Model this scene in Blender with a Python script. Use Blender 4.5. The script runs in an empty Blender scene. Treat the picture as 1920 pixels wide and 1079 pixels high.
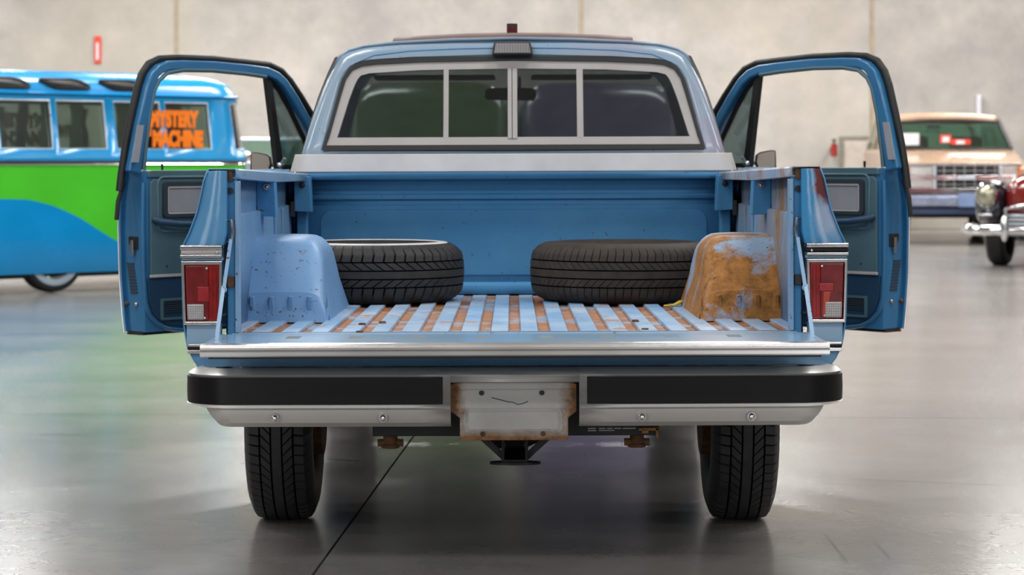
import bpy, bmesh, math, random
from math import sin, cos, pi, radians, sqrt
from mathutils import Vector
random.seed(7)
SC = bpy.context.scene
COL = SC.collection

# ------------------------------------------------------------------ camera, world, lights, exposure
F = 4400.0; CX = 960.0; HY = 302.0; HC = 1.22          # focal length in px of a 1920 wide frame, horizon row, eye height
cam = bpy.data.cameras.new('camera'); camo = bpy.data.objects.new('camera', cam); COL.objects.link(camo)
camo.location = (0, 0, HC); camo.rotation_euler = (pi/2, 0, 0)
cam.sensor_width = 36; cam.lens = F/1920*36
cam.shift_y = -(539.5-HY)/1920
cam.clip_end = 200
cam.dof.use_dof = True; cam.dof.focus_distance = 7.5; cam.dof.aperture_fstop = 5.0
SC.camera = camo

wd = bpy.data.worlds.new('world'); SC.world = wd; wd.use_nodes = True
wd.node_tree.nodes['Background'].inputs[0].default_value = (.75, .78, .82, 1)
wd.node_tree.nodes['Background'].inputs[1].default_value = .3

def area(name, loc, rot, sx, sy, power, color=(1, 1, 1)):
    l = bpy.data.lights.new(name, 'AREA'); l.shape = 'RECTANGLE'; l.size = sx; l.size_y = sy
    l.energy = power; l.color = color
    o = bpy.data.objects.new(name, l); COL.objects.link(o); o.location = loc; o.rotation_euler = rot
    return o
# rows of long high-bay lamps under the ceiling of the hall
for ry in (-6, 1, 8, 15.5, 23, 30.5, 37):
    for rx in (-9, -3, 3, 9):
        pw = {-6: 150, 1: 170, 8: 200, 15.5: 320, 23: 420, 30.5: 440, 37: 480}[ry]
        area('high_bay_light', (rx, ry, 6.6), (0, 0, 0), 3.2, .9, pw, (1, .98, .95))
# daylight through the tall roller door behind the photographer
area('door_daylight', (-7.0, -9.5, 3.2), (radians(90), 0, radians(-38)), 6, 4.6, 360, (.9, .95, 1))
area('door_daylight', (6.0, -10.5, 3.2), (radians(90), 0, radians(28)), 6, 4.6, 260, (.92, .96, 1))

SC.view_settings.view_transform = 'Standard'; SC.view_settings.look = 'None'
SC.view_settings.gamma = 1; SC.view_settings.use_curve_mapping = False
SC.view_settings.exposure = 0.0
SC.cycles.use_denoising = True
SC.cycles.max_bounces = 8; SC.cycles.diffuse_bounces = 4; SC.cycles.glossy_bounces = 5
SC.cycles.transparent_max_bounces = 16; SC.cycles.caustics_reflective = False; SC.cycles.caustics_refractive = False
SC.cycles.sample_clamp_indirect = 6

# ------------------------------------------------------------------ helpers
def lin(c):
    return tuple(((v/255)/12.92 if v/255 <= .04045 else ((v/255+.055)/1.055)**2.4) for v in c)+(1,)

class N:
    """small node tree writer"""
    def __init__(s, name):
        s.m = bpy.data.materials.new(name); s.m.use_nodes = True; s.t = s.m.node_tree; s.t.nodes.clear()
        s.out = s.t.nodes.new('ShaderNodeOutputMaterial')
    def n(s, typ, ins=None, **kw):
        x = s.t.nodes.new(typ)
        for k, v in kw.items(): setattr(x, k, v)
        for k, v in (ins or {}).items():
            if hasattr(v, 'is_output'): s.t.links.new(v, x.inputs[k])
            else: x.inputs[k].default_value = v
        return x
    def pos(s, sc=(1, 1, 1)):
        g = s.n('ShaderNodeNewGeometry')
        return s.n('ShaderNodeVectorMath', {0: g.outputs['Position'], 1: sc}, operation='MULTIPLY').outputs[0]
    def noise(s, scale, detail=4, rough=.55, sc=(1, 1, 1), dist=0):
        return s.n('ShaderNodeTexNoise', {'Vector': s.pos(sc), 'Scale': scale, 'Detail': detail, 'Roughness': rough, 'Distortion': dist}).outputs['Fac']
    def ramp(s, v, a, b, lo=0., hi=1.):
        return s.n('ShaderNodeMapRange', {'Value': v, 'From Min': a, 'From Max': b, 'To Min': lo, 'To Max': hi}, clamp=True).outputs[0]
    def math(s, op, a, b=0.):
        return s.n('ShaderNodeMath', {0: a, 1: b}, operation=op).outputs[0]
    def mix(s, f, a, b):
        x = s.n('ShaderNodeMix', data_type='RGBA')
        for i, v in ((0, f), (6, a), (7, b)):
            if hasattr(v, 'is_output'): s.t.links.new(v, x.inputs[i])
            else: x.inputs[i].default_value = v
        return x.outputs[2]
    def bump(s, h, strength=.2, dist=.01):
        return s.n('ShaderNodeBump', {'Height': h, 'Strength': strength, 'Distance': dist}).outputs[0]
    def bsdf(s, **kw):
        b = s.n('ShaderNodeBsdfPrincipled', kw)
        s.t.links.new(b.outputs[0], s.out.inputs[0]); return b

def plain(name, rgb, rough=.5, metal=0., coat=0., emit=0, var=.06, vs=6, bump=0., spec=.5):
    w = N(name); c = lin(rgb)
    nz = w.noise(vs, 5)
    lo = tuple(v*(1-var*2) for v in c[:3])+(1,); hi = tuple(min(1, v*(1+var*2)) for v in c[:3])+(1,)
    col = w.mix(w.ramp(nz, .3, .7), lo, hi)
    ins = {'Base Color': col, 'Roughness': w.ramp(nz, .2, .8, max(0, rough-.05), min(1, rough+.06)), 'Metallic': metal,
           'Coat Weight': coat, 'Coat Roughness': .08, 'Specular IOR Level': spec}
    if bump: ins['Normal'] = w.bump(w.noise(vs*12, 3), bump, .004)
    if emit: ins['Emission Color'] = c; ins['Emission Strength'] = emit
    w.bsdf(**ins); return w.m

def paint(name, rgb, rgb2=None, rough=.35, coat=.3, rust=.0, rustcol=(150, 88, 45), rs=3., sc=(1, 1, 1), fade=.35, grime=0., soft=.06, specks=.0, spec=.5, extra=None):
    """aged car paint: two tones blended by noise, rust patches above a threshold, fine chips"""
    w = N(name); a = lin(rgb); b = lin(rgb2 or tuple(min(255, v+22) for v in rgb))
    c = w.mix(w.ramp(w.noise(2.2, 6, .6, sc), .5-fade*.5, .5+fade*.5), a, b)
    r = rough
    if grime: c = w.mix(w.math('MULTIPLY', w.ramp(w.noise(7, 8, .7), .5, .75), grime), c, lin((95, 88, 72)))
    if rust:
        f = w.noise(rs, 9, .68, sc, .4); th = 1-rust
        m = w.ramp(f, th-soft, th+soft)
        rc = w.mix(w.ramp(w.noise(28, 5, .7), .35, .65), lin(rustcol), lin(tuple(int(v*.72) for v in rustcol)))
        c = w.mix(m, c, rc); r = w.math('ADD', w.math('MULTIPLY', m, .35), rough)
    if specks:
        soft_ = .91-specks
        m2 = w.ramp(w.noise(60, 3, .6), soft_-.015, soft_+.015)
        c = w.mix(m2, c, lin((84, 55, 38)))
    if extra: c = extra(w, c)
    w.bsdf(**{'Base Color': c, 'Roughness': r, 'Specular IOR Level': spec, 'Coat Weight': coat, 'Coat Roughness': .12, 'Normal': w.bump(w.noise(3, 3), .04, .02)})
    return w.m

def glass(name, tint, refl=.12, rough=.02):
    w = N(name)
    t = w.n('ShaderNodeBsdfTransparent', {'Color': tint+(1,)})
    g = w.n('ShaderNodeBsdfGlossy', {'Color': (1, 1, 1, 1), 'Roughness': rough})
    lw = w.n('ShaderNodeLayerWeight', {'Blend': .5})
    f = w.math('ADD', w.math('MULTIPLY', lw.outputs['Fresnel'], .55), refl*.3)
    f = w.math('MINIMUM', f, .9)
    mx = w.n('ShaderNodeMixShader', {0: f, 1: t.outputs[0], 2: g.outputs[0]})
    w.t.links.new(mx.outputs[0], w.out.inputs[0]); return w.m

class G:
    def __init__(s): s.v = []; s.f = []; s.m = []; s.attr = None
    def add(s, vs, fs, mi=0):
        k = len(s.v); s.v += [tuple(p) for p in vs]
        for f in fs: s.f.append(tuple(i+k for i in f)); s.m.append(mi)
        return s
    def box(s, x0, x1, y0, y1, z0, z1, mi=0):
        return s.add([(x, y, z) for x in (x0, x1) for y in (y0, y1) for z in (z0, z1)],
                     [(0, 1, 3, 2), (4, 6, 7, 5), (0, 4, 5, 1), (2, 3, 7, 6), (0, 2, 6, 4), (1, 5, 7, 3)], mi)
    def grid(s, rows, cu=False, cv=False, mi=0, skip=None):
        n = len(rows); m = len(rows[0]); vs = [p for r in rows for p in r]; fs = []
        for i in range(n if cu else n-1):
            for j in range(m if cv else m-1):
                if skip and skip(i, j): continue
                a, b = i % n, (i+1) % n; c, d = j % m, (j+1) % m
                fs.append((a*m+c, a*m+d, b*m+d, b*m+c))
        return s.add(vs, fs, mi)
    def prism(s, pts, fn, d0, d1, mi=0):
        n = len(pts)
        vs = [fn(a, b, d0) for a, b in pts]+[fn(a, b, d1) for a, b in pts]
        fs = [tuple(range(n)), tuple(range(2*n-1, n-1, -1))]+[(i, i+n, (i+1) % n+n, (i+1) % n) for i in range(n)]
        return s.add(vs, fs, mi)
    def ring(s, po, pi_, fn, d0, d1, mi=0):
        n = len(po)
        rows = [[fn(a, b, d) for a, b in p] for p, d in ((po, d0), (po, d1), (pi_, d1), (pi_, d0))]
        return s.grid(rows, True, True, mi)
    def tube(s, path, r, n=8, closed=False, mi=0, flat=1.):
        P = [Vector(p) for p in path]; L = len(P); rows = []
        rr = r if hasattr(r, '__len__') else [r]*L
        up = None
        for i in range(L):
            a = P[(i-1) % L] if (i or closed) else P[i]; b = P[(i+1) % L] if (i < L-1 or closed) else P[i]
            t = (b-a).normalized()
            if up is None:
                up = Vector((0, 0, 1)) if abs(t.z) < .9 else Vector((0, 1, 0))
            e1 = t.cross(up).normalized(); e2 = e1.cross(t).normalized(); up = e2
            rows.append([tuple(P[i]+e1*(rr[i]*cos(2*pi*k/n))+e2*(rr[i]*flat*sin(2*pi*k/n))) for k in range(n)])
        s.grid(rows, closed, True, mi)
        if not closed:
            k = len(s.v)-L*n
            s.f += [tuple(range(k, k+n)), tuple(range(k+(L-1)*n, k+L*n))]; s.m += [mi, mi]
        return s
    def sweep(s, path, w, h, nrm, closed=False, mi=0):
        """rectangular section swept along path; nrm = normal of the plane the path lies in; w in plane, h along nrm"""
        P = [Vector(p) for p in path]; L = len(P); nv = Vector(nrm).normalized(); rows = []
        for i in range(L):
            a = P[(i-1) % L] if (i or closed) else P[i]; b = P[(i+1) % L] if (i < L-1 or closed) else P[i]
            t = (b-a).normalized(); e = t.cross(nv).normalized()
            ww = w[i] if hasattr(w, '__len__') else w
            rows.append([tuple(P[i]+e*(ww/2*p)+nv*(h/2*q)) for p, q in ((-1, -1), (1, -1), (1, 1), (-1, 1))])
        s.grid(rows, closed, True, mi)
        if not closed:
            k = len(s.v)-L*4
            s.f += [(k, k+1, k+2, k+3), tuple(k+(L-1)*4+q for q in (3, 2, 1, 0))]; s.m += [mi, mi]
        return s
    def cyl(s, p0, p1, r, n=16, r2=None, mi=0):
        return s.tube([p0, p1], [r, r if r2 is None else r2], n, False, mi)
    def ball(s, c, rx, ry, rz, n=14, m=8, mi=0, half=False):
        rows = []
        for i in range(m+1):
            a = -pi/2+pi*i/m
            if half: a = pi/2*i/m
            rows.append([(c[0]+rx*cos(a)*cos(2*pi*k/n), c[1]+ry*cos(a)*sin(2*pi*k/n), c[2]+rz*sin(a)) for k in range(n)])
        return s.grid(rows, False, True, mi)
    def lathe(s, prof, fn, n=48, mi=0):
        """prof: (r, h); fn(r, ang, h) -> xyz"""
        return s.grid([[fn(r, 2*pi*k/n, h) for k in range(n)] for r, h in prof], False, True, mi)

ABS = {}
ROLL = radians(.22); TX = .008
def truckxf(p):
    x, y, z = p
    return (x*cos(ROLL)-(z-.7)*sin(ROLL)+TX, y, z+x*sin(ROLL))
def build(name, g, mats, parent=None, mx=False, xf=None, off=(0, 0, 0), ang=38, bevel=0., solid=0., label=None, cat=None, group=None, kind=None, subd=0, bseg=2):
    if not isinstance(mats, (list, tuple)): mats = [mats]
    vs = g.v
    if mx: vs = [(-p[0], p[1], p[2]) for p in vs]
    if xf: vs = [xf(p) for p in vs]
    vs = [(p[0]-off[0], p[1]-off[1], p[2]-off[2]) for p in vs]
    lo = [min(p[i] for p in vs) for i in range(3)]; hi = [max(p[i] for p in vs) for i in range(3)]
    c = Vector([(lo[i]+hi[i])/2 for i in range(3)])
    if parent is None: c = Vector(((lo[0]+hi[0])/2, (lo[1]+hi[1])/2, lo[2]))
    me = bpy.data.meshes.new(name); me.from_pydata([Vector(p)-c for p in vs], [], g.f)
    for m in mats: me.materials.append(m)
    if len(mats) > 1: me.polygons.foreach_set('material_index', g.m)
    bm = bmesh.new(); bm.from_mesh(me)
    if g.attr is None: bmesh.ops.remove_doubles(bm, verts=bm.verts, dist=1e-5)
    bmesh.ops.recalc_face_normals(bm, faces=bm.faces); bm.to_mesh(me); bm.free()
    if g.attr:
        for k, vals in g.attr.items():
            a = me.attributes.new(k, 'FLOAT', 'POINT'); a.data.foreach_set('value', vals)
    if any(t in name for t in ('pane', 'window', 'windscreen', 'side_glass')) and len(g.f) < 12 and 'seal' not in name and 'lettering' not in name and 'frame' not in name: me.shade_flat()
    else: me.shade_smooth(); me.set_sharp_from_angle(angle=radians(ang))
    o = bpy.data.objects.new(name, me); COL.objects.link(o)
    base = ABS.get(parent.name, Vector((0, 0, 0))) if parent else Vector((0, 0, 0))
    o.location = c-base; ABS[o.name] = c
    if parent: o.parent = parent
    if solid:
        md = o.modifiers.new('solid', 'SOLIDIFY'); md.thickness = solid; md.offset = 0
    if bevel:
        md = o.modifiers.new('bevel', 'BEVEL'); md.width = bevel; md.segments = bseg; md.limit_method = 'ANGLE'; md.angle_limit = radians(40); md.harden_normals = True
    if subd:
        md = o.modifiers.new('sub', 'SUBSURF'); md.levels = subd; md.render_levels = subd
    tag(o, label, cat, group, kind)
    return o
def tag(o, label=None, cat=None, group=None, kind=None):
    if label: o['label'] = label
    if cat: o['category'] = cat
    if group: o['group'] = group
    if kind: o['kind'] = kind
    return o
def root(name, loc, label, cat, group=None, rz=0., kind=None):
    o = bpy.data.objects.new(name, None); COL.objects.link(o); o.location = loc; o.rotation_euler = (0, 0, rz)
    o.empty_display_size = .1; ABS[o.name] = Vector((0, 0, 0))
    return tag(o, label, cat, group, kind)

def Z(py, Y): return HC-(py-HY)*Y/F
def X(px, Y): return (px-CX)*Y/F
def hx(px, Y): return (px-963.5)*Y/F        # truck's own lateral coordinate (its centre line is column 963.5)

# ------------------------------------------------------------------ materials
M = {}
def cab_marks(w, c):
    sp = w.n('ShaderNodeSeparateXYZ', {0: w.n('ShaderNodeNewGeometry').outputs['Position']})
    f = w.math('MULTIPLY', w.ramp(sp.outputs[0], .05, .75), w.ramp(w.noise(4.5, 6, .65), .42, .6))
    return w.mix(w.math('MULTIPLY', f, .75), c, lin((146, 140, 160)))
M['blue'] = paint('faded_blue_paint', (66, 130, 178), (96, 152, 192), .3, .5, fade=.5)
M['blue_deep'] = paint('bed_blue_paint', (62, 122, 170), (84, 142, 186), .62, .0, fade=.5, specks=.22, spec=.12)
M['blue_pale'] = paint('sun_faded_blue_paint', (120, 158, 192), (146, 178, 204), .28, .5, fade=.6)
M['blue_cab'] = paint('cab_blue_paint', (118, 148, 172), (150, 166, 182), .28, .4, fade=.6, specks=.2, extra=cab_marks)
M['blue_wall_l'] = paint('bed_side_paint', (88, 135, 180), (120, 155, 190), .5, .0, fade=.6, specks=.24, spec=.25)
M['blue_wall_r'] = paint('bed_side_paint_rusty', (98, 140, 178), (140, 160, 182), .5, .0, spec=.25, rust=.43, rustcol=(160, 124, 84), rs=2.6, sc=(1, 1, .25), soft=.08, fade=.6)
M['rail_l'] = paint('rail_paint', (108, 146, 184), (132, 166, 196), .4, .2, fade=.6, specks=.25)
M['rail_r'] = paint('rail_paint_rusty', (130, 158, 186), (170, 176, 186), .45, .1, rust=.45, rustcol=(165, 118, 82), rs=3.2, soft=.06)
M['well_l'] = paint('wheelhouse_paint', (92, 140, 188), (122, 160, 200), .45, .05, spec=.3, fade=.6, rust=.31, rs=9, rustcol=(120, 70, 42), specks=.25)
M['well_r'] = paint('wheelhouse_paint_rusty', (128, 158, 190), (160, 178, 200), .5, .0, spec=.25, fade=.5, rust=.53, rustcol=(174, 120, 64), rs=2.1, soft=.035, specks=.235)
def tail_marks(w, c):
    sp = w.n('ShaderNodeSeparateXYZ', {0: w.n('ShaderNodeNewGeometry').outputs['Position']}); x, z = sp.outputs[0], sp.outputs[2]
    nz = w.math('MULTIPLY', w.math('SUBTRACT', w.noise(9, 5, .6), .5), .12)
    t = w.math('ADD', w.math('SUBTRACT', x, .90), nz); zz = w.math('ADD', z, nz)
    pale = w.math('MULTIPLY', w.ramp(w.math('ADD', t, w.math('MULTIPLY', w.math('SUBTRACT', z, 1.08), .25)), .015, .045), w.ramp(zz, .96, 1.03))
    c = w.mix(w.math('MULTIPLY', pale, .85), c, lin((158, 172, 196)))
    mar = w.math('MULTIPLY', w.ramp(w.math('ADD', t, w.math('MULTIPLY', w.math('SUBTRACT', z, 1.1), .15)), .012, .026), w.ramp(zz, 1.10, 1.125))
    return w.mix(mar, c, lin((104, 54, 54)))
M['tail_r'] = paint('tail_paint_worn', (44, 124, 176), (70, 146, 192), .28, .5, fade=.5, extra=tail_marks)
M['chrome'] = plain('chrome', (222, 222, 224), .1, 1., var=.02)
M['chrome_dull'] = plain('dull_chrome', (178, 176, 174), .24, 1., var=.015, vs=3)
M['bumper'] = plain('satin_bumper_steel', (196, 194, 190), .38, .45, var=.02, vs=2)
M['slot'] = plain('slot_recess', (92, 104, 108), .7)
M['gate_trim'] = plain('bright_gate_trim', (214, 212, 210), .22, .8, var=.015, vs=2)
M['alu'] = plain('brushed_aluminium', (205, 202, 201), .5, .35, var=.04)
M['alu_frame'] = plain('anodised_window_frame', (168, 164, 162), .5, .3, var=.03)
M['black'] = plain('black_rubber', (22, 22, 24), .5, var=.1)
M['blackgloss'] = plain('black_strip', (15, 14, 17), .42, var=.05, spec=.25)
M['dark'] = plain('dark_chassis', (30, 29, 29), .6, var=.2, vs=14)
M['rustdark'] = plain('rusty_bracket', (92, 62, 38), .8, var=.25, vs=30)
M['rustyel'] = plain('rusty_yellow_bracket', (150, 112, 60), .8, var=.25, vs=30)
M['tyre'] = plain('tyre_rubber', (44, 43, 44), .6, var=.16, vs=20, spec=.4)
M['tyre_b'] = plain('dusty_tyre_rubber', (54, 47, 42), .7, var=.16, vs=20, spec=.35)
M['groove'] = plain('tread_groove', (12, 12, 12), .9, spec=.1)
M['white'] = plain('white_band', (215, 210, 208), .5)
M['red'] = plain('red_lens', (150, 2, 10), .12, var=.12, vs=30, coat=.6)
M['redbright'] = plain('red_lens_ribbed', (150, 8, 16), .2, var=.12, vs=50, coat=.5)
M['reddark'] = plain('dark_red_lens', (110, 4, 14), .15, var=.12, vs=30, coat=.6)
M['orange_lens'] = plain('orange_lens', (176, 52, 20), .2, var=.1, coat=.5)
M['revlens'] = plain('reversing_lens', (196, 190, 192), .25, var=.06, vs=60, coat=.3)
M['teal'] = plain('teal_door_trim', (76, 106, 118), .5, var=.05)
M['teal_dark'] = plain('dark_blue_door_trim', (26, 62, 92), .55, var=.06)
M['blue_door'] = paint('door_blue_paint', (34, 98, 146), (54, 118, 164), .3, .4, fade=.5, specks=.2)
M['greypad'] = plain('grey_vinyl_pad', (150, 152, 160), .4, var=.04)
M['interior'] = plain('interior_vinyl', (40, 52, 62), .7)
M['brown'] = plain('rusted_roof_paint', (104, 82, 76), .6, var=.14, vs=8)
M['glass_cab'] = glass('tinted_cab_glass', (.5, .53, .53), .1)
M['glass_door'] = glass('door_vent_glass', (.42, .5, .5), .12)
M['glass_ws'] = glass('windscreen_glass', (.72, .78, .78), .05)
M['glass_bus'] = glass('bus_glass', (.80, .88, .83), .1, .06)
M['glass_suv'] = glass('green_tinted_glass', (.62, .8, .72), .15)
M['mirror'] = plain('mirror_glass', (150, 138, 126), .3, .9, var=.01)
M['buswhite'] = plain('bus_trim', (205, 215, 225), .3, .5, var=.03)
M['busblue'] = plain('bright_blue_paint', (0, 138, 205), .25, coat=.3, var=.03, vs=2)
M['busblue2'] = plain('bright_blue_upper_paint', (18, 138, 200), .25, coat=.3, var=.03, vs=2)
M['busgreen'] = plain('lime_green_paint', (76, 196, 48), .22, coat=.6, var=.03, vs=2)
M['orange'] = plain('orange_vinyl', (250, 125, 12), .5, var=.04)
M['curtain'] = plain('grey_green_curtain', (128, 148, 138), .9, var=.08, spec=0)
M['tan'] = plain('tan_paint', (182, 152, 128), .25, coat=.5, var=.04, vs=3)
M['burg'] = plain('burgundy_paint', (112, 22, 18), .14, coat=.9, var=.08, vs=4)
M['navy'] = plain('navy_black_paint', (16, 18, 32), .15, coat=.8, var=.08)
M['amber'] = plain('amber_lens', (225, 120, 30), .3)
M['lampglass'] = plain('headlamp_glass', (205, 205, 202), .15, .6, var=.08, vs=20)
M['grill'] = plain('dark_grille', (20, 23, 32), .6)
M['paper'] = plain('white_paper', (228, 228, 236), .7)
M['redcard'] = plain('red_card', (232, 70, 48), .6)
M['green_car'] = plain('dark_green_paint', (88, 112, 62), .25, coat=.5, var=.1, vs=2)
M['purple_car'] = plain('plum_grey_paint', (104, 92, 124), .3, coat=.5, var=.1, vs=2)
M['cream'] = plain('cream_wall', (205, 180, 140), .5)

def plate_mat():
    w = N('rust_edged_plate'); g = w.n('ShaderNodeNewGeometry'); sp = w.n('ShaderNodeSeparateXYZ', {0: g.outputs['Position']})
    ex = w.math('ABSOLUTE', w.math('SUBTRACT', sp.outputs[0], .006)); nz = w.noise(22, 6, .7)
    m1 = w.ramp(w.math('ADD', ex, w.math('MULTIPLY', nz, .07)), .17, .205)
    m2 = w.ramp(w.math('ADD', sp.outputs[2], w.math('MULTIPLY', nz, .03)), .437, .412)
    m = w.math('MAXIMUM', m1, m2)
    c = w.mix(w.ramp(w.noise(5, 4), .3, .7), lin((178, 175, 170)), lin((206, 203, 197)))
    rc = w.mix(w.ramp(w.noise(40, 4), .35, .65), lin((160, 104, 46)), lin((92, 66, 38)))
    w.bsdf(**{'Base Color': w.mix(m, c, rc), 'Roughness': .55}); return w.m
M['plate'] = plate_mat()

def bedfloor_mat():
    w = N('ribbed_bed_floor_paint')
    gr = w.n('ShaderNodeAttribute', attribute_name='groove').outputs['Fac']
    base = w.mix(w.ramp(w.noise(5, 6, .6, (1, .5, 1)), .35, .65), lin((112, 160, 204)), lin((168, 188, 210)))
    patch = w.ramp(w.noise(3.2, 8, .7, (1.6, 1.1, 1)), .38, .49)
    m = w.math('MULTIPLY', w.ramp(gr, .25, .6), patch)
    m = w.math('MAXIMUM', m, w.math('MULTIPLY', w.ramp(w.noise(4.5, 9, .75, (1, .6, 1)), .57, .62), .85))
    rc = w.mix(w.ramp(w.noise(16, 6, .7), .35, .65), lin((160, 106, 64)), lin((122, 80, 50)))
    c = w.mix(w.math('MULTIPLY', w.ramp(gr, .3, .9), .3), base, lin((128, 120, 108)))
    c = w.mix(m, c, rc)
    chip = w.ramp(w.noise(75, 2, .5), .70, .73)
    c = w.mix(chip, c, lin((70, 48, 34)))
    w.bsdf(**{'Base Color': c, 'Roughness': w.math('ADD', w.math('MULTIPLY', m, .3), .38), 'Normal': w.bump(w.noise(60, 3), .15, .003)})
    return w.m
M['bedfloor'] = bedfloor_mat()

def concrete_floor():
    w = N('polished_concrete')
    n1 = w.noise(.7, 6, .6); n2 = w.noise(3.5, 8, .7)
    c = w.mix(w.ramp(n1, .3, .7), lin((120, 117, 114)), lin((146, 142, 138)))
    c = w.mix(w.math('MULTIPLY', w.ramp(n2, .45, .75), .35), c, lin((92, 90, 90)))
    g = w.n('ShaderNodeNewGeometry'); sp = w.n('ShaderNodeSeparateXYZ', {0: g.outputs['Position']})
    def line(p0, p1, wd, st):
        nonlocal c
        (x0, y0), (x1, y1) = p0, p1; dx, dy = x1-x0, y1-y0; L = sqrt(dx*dx+dy*dy); ux, uy = dx/L, dy/L
        ax = w.math('SUBTRACT', sp.outputs[0], x0); ay = w.math('SUBTRACT', sp.outputs[1], y0)
        t = w.math('ADD', w.math('MULTIPLY', ax, ux), w.math('MULTIPLY', ay, uy))
        d = w.math('ABSOLUTE', w.math('SUBTRACT', w.math('MULTIPLY', ax, uy), w.math('MULTIPLY', ay, ux)))
        d = w.math('ADD', d, w.math('MULTIPLY', w.math('SUBTRACT', w.noise(3, 3), .5), wd*1.2))
        m = w.math('MULTIPLY', w.ramp(d, wd, wd*.4), w.math('MULTIPLY', w.ramp(t, 0, .1*L), w.ramp(t, L, .85*L)))
        m = w.math('MULTIPLY', m, w.ramp(w.noise(6, 4), .35, .6, st*.3, st))
        c = w.mix(m, c, lin((70, 66, 64)))
    def fl(px, py): Y = F*HC/(py-HY); return (X(px, Y), Y)
    line(fl(1462, 893), fl(2050, 918), .02, .75); line(fl(1462, 905), fl(1760, 915), .02, .6)
    line(fl(1475, 925), fl(1800, 1025), .012, .5); line(fl(1545, 1000), fl(1592, 1060), .008, .7)
    line(fl(1635, 1012), fl(1672, 1052), .008, .6); line(fl(-80, 805), fl(300, 826), .035, .5)
    line(fl(600, 860), fl(760, 872), .03, .5); line(fl(220, 762), fl(330, 758), .07, .35)
    rg = w.ramp(w.noise(1.3, 6, .65), .3, .7, .15, .21)
    rg = w.math('ADD', rg, w.math('MULTIPLY', w.ramp(w.noise(9, 6, .7), .4, .9), .05))
    w.bsdf(**{'Base Color': c, 'Roughness': rg, 'Specular IOR Level': .8, 'Normal': w.bump(w.noise(1.6, 3, .5, (.6, 2.2, 1)), .012, .02)})
    return w.m
M['floor'] = concrete_floor()

def wall_mat():
    w = N('cast_concrete_wall')
    a = w.ramp(w.noise(.55, 7, .62), .3, .7); b = w.ramp(w.noise(1.8, 9, .7), .35, .7)
    c = w.mix(a, lin((166, 160, 155)), lin((206, 199, 193)))
    c = w.mix(w.math('MULTIPLY', b, .6), c, lin((150, 147, 145)))
    c = w.mix(w.math('MULTIPLY', w.ramp(w.noise(.35, 3, .5, (1, 1, .8)), .48, .62), .4), c, lin((186, 178, 160)))
    w.bsdf(**{'Base Color': c, 'Roughness': .7, 'Normal': w.bump(w.noise(4, 6), .1, .02)}); return w.m
M['wall'] = wall_mat()
M['joint'] = plain('joint_sealant', (178, 162, 138), .8)
M['wallplain'] = plain('painted_wall', (176, 172, 168), .8, var=.05, vs=1)
M['ceil'] = plain('ceiling_deck', (165, 165, 165), .8)

# ------------------------------------------------------------------ the hall
WY = 42.0
fl_root = root('floor', (0, 0, 0), None, None, kind='structure')
ca, sa = cos(radians(-2.48)), sin(radians(-2.48)); SP = 5.15
jx, jy = -.40, 11.23
def frot(u, v): return (jx+u*ca-v*sa, jy+u*sa+v*ca)
g0 = G(); g0.box(-26, 26, -16, WY+3, -.25, -.09); build('subfloor', g0, M['dark'], fl_root)
for i in range(-4, 4):
    for j in range(-5, 7):
        u0, v0 = i*SP, j*SP; q = .004
        pts = [frot(u0+q, v0+q), frot(u0+SP-q, v0+q), frot(u0+SP-q, v0+SP-q), frot(u0+q, v0+SP-q)]
        g = G(); g.prism(pts, lambda a, b, d: (a, b, d), -.09, 0)
        build('concrete_slab', g, M['floor'], fl_root)
# back wall of tilt-up panels
wr = root('wall_back', (0, WY, 0), None, None, kind='structure')
edges = [-21, -13.2, X(330, WY), X(1090, WY), X(1635, WY), 13.8, 21]
for a, b in zip(edges, edges[1:]):
    g = G(); g.box(a+.035, b-.035, 0, .25, 0, 7.2); build('concrete_panel', g, M['wall'], wr, bevel=.012)
    g = G(); g.box(b-.04, b+.04, .03, .2, 0, 7.2); build('joint_strip', g, M['joint'], wr)
g = G(); g.box(-21.2, -21, -15, WY, 0, 7.2); build('wall_left', g, M['wallplain'], kind='structure')
g = G(); g.box(21, 21.2, -15, WY, 0, 7.2); build('wall_right', g, M['wallplain'], kind='structure')
g = G(); g.box(-21, 21, -15.2, -15, 0, 7.2); build('wall_front', g, M['wallplain'], kind='structure')
g = G(); g.box(-21, 21, -15.2, WY+.3, 7.2, 7.4); build('ceiling', g, M['ceil'], kind='structure')
# clerestory window high on the back wall (mirrored in the floor at lower left)
wn = root('window_1', (0, WY, 0), None, None, kind='structure')
dm = plain('daylit_pane', (225, 235, 250), .5, emit=6)
g = G(); x0, x1 = -13.2, -9.5; g.ring([(x0, 4.25), (x1, 4.25), (x1, 6.6), (x0, 6.6)], [(x0+.08, 4.33), (x1-.08, 4.33), (x1-.08, 6.52), (x0+.08, 6.52)], lambda a, b, d: (a, d, b), -.06, 0)
build('window_frame', g, M['black'], wn)
for k in range(3):
    a = x0+.08+k*(x1-x0-.16)/3; g = G(); g.box(a+.02, a+(x1-x0-.16)/3-.02, -.03, -.01, 4.33, 6.52); build('pane', g, dm, wn)

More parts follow.
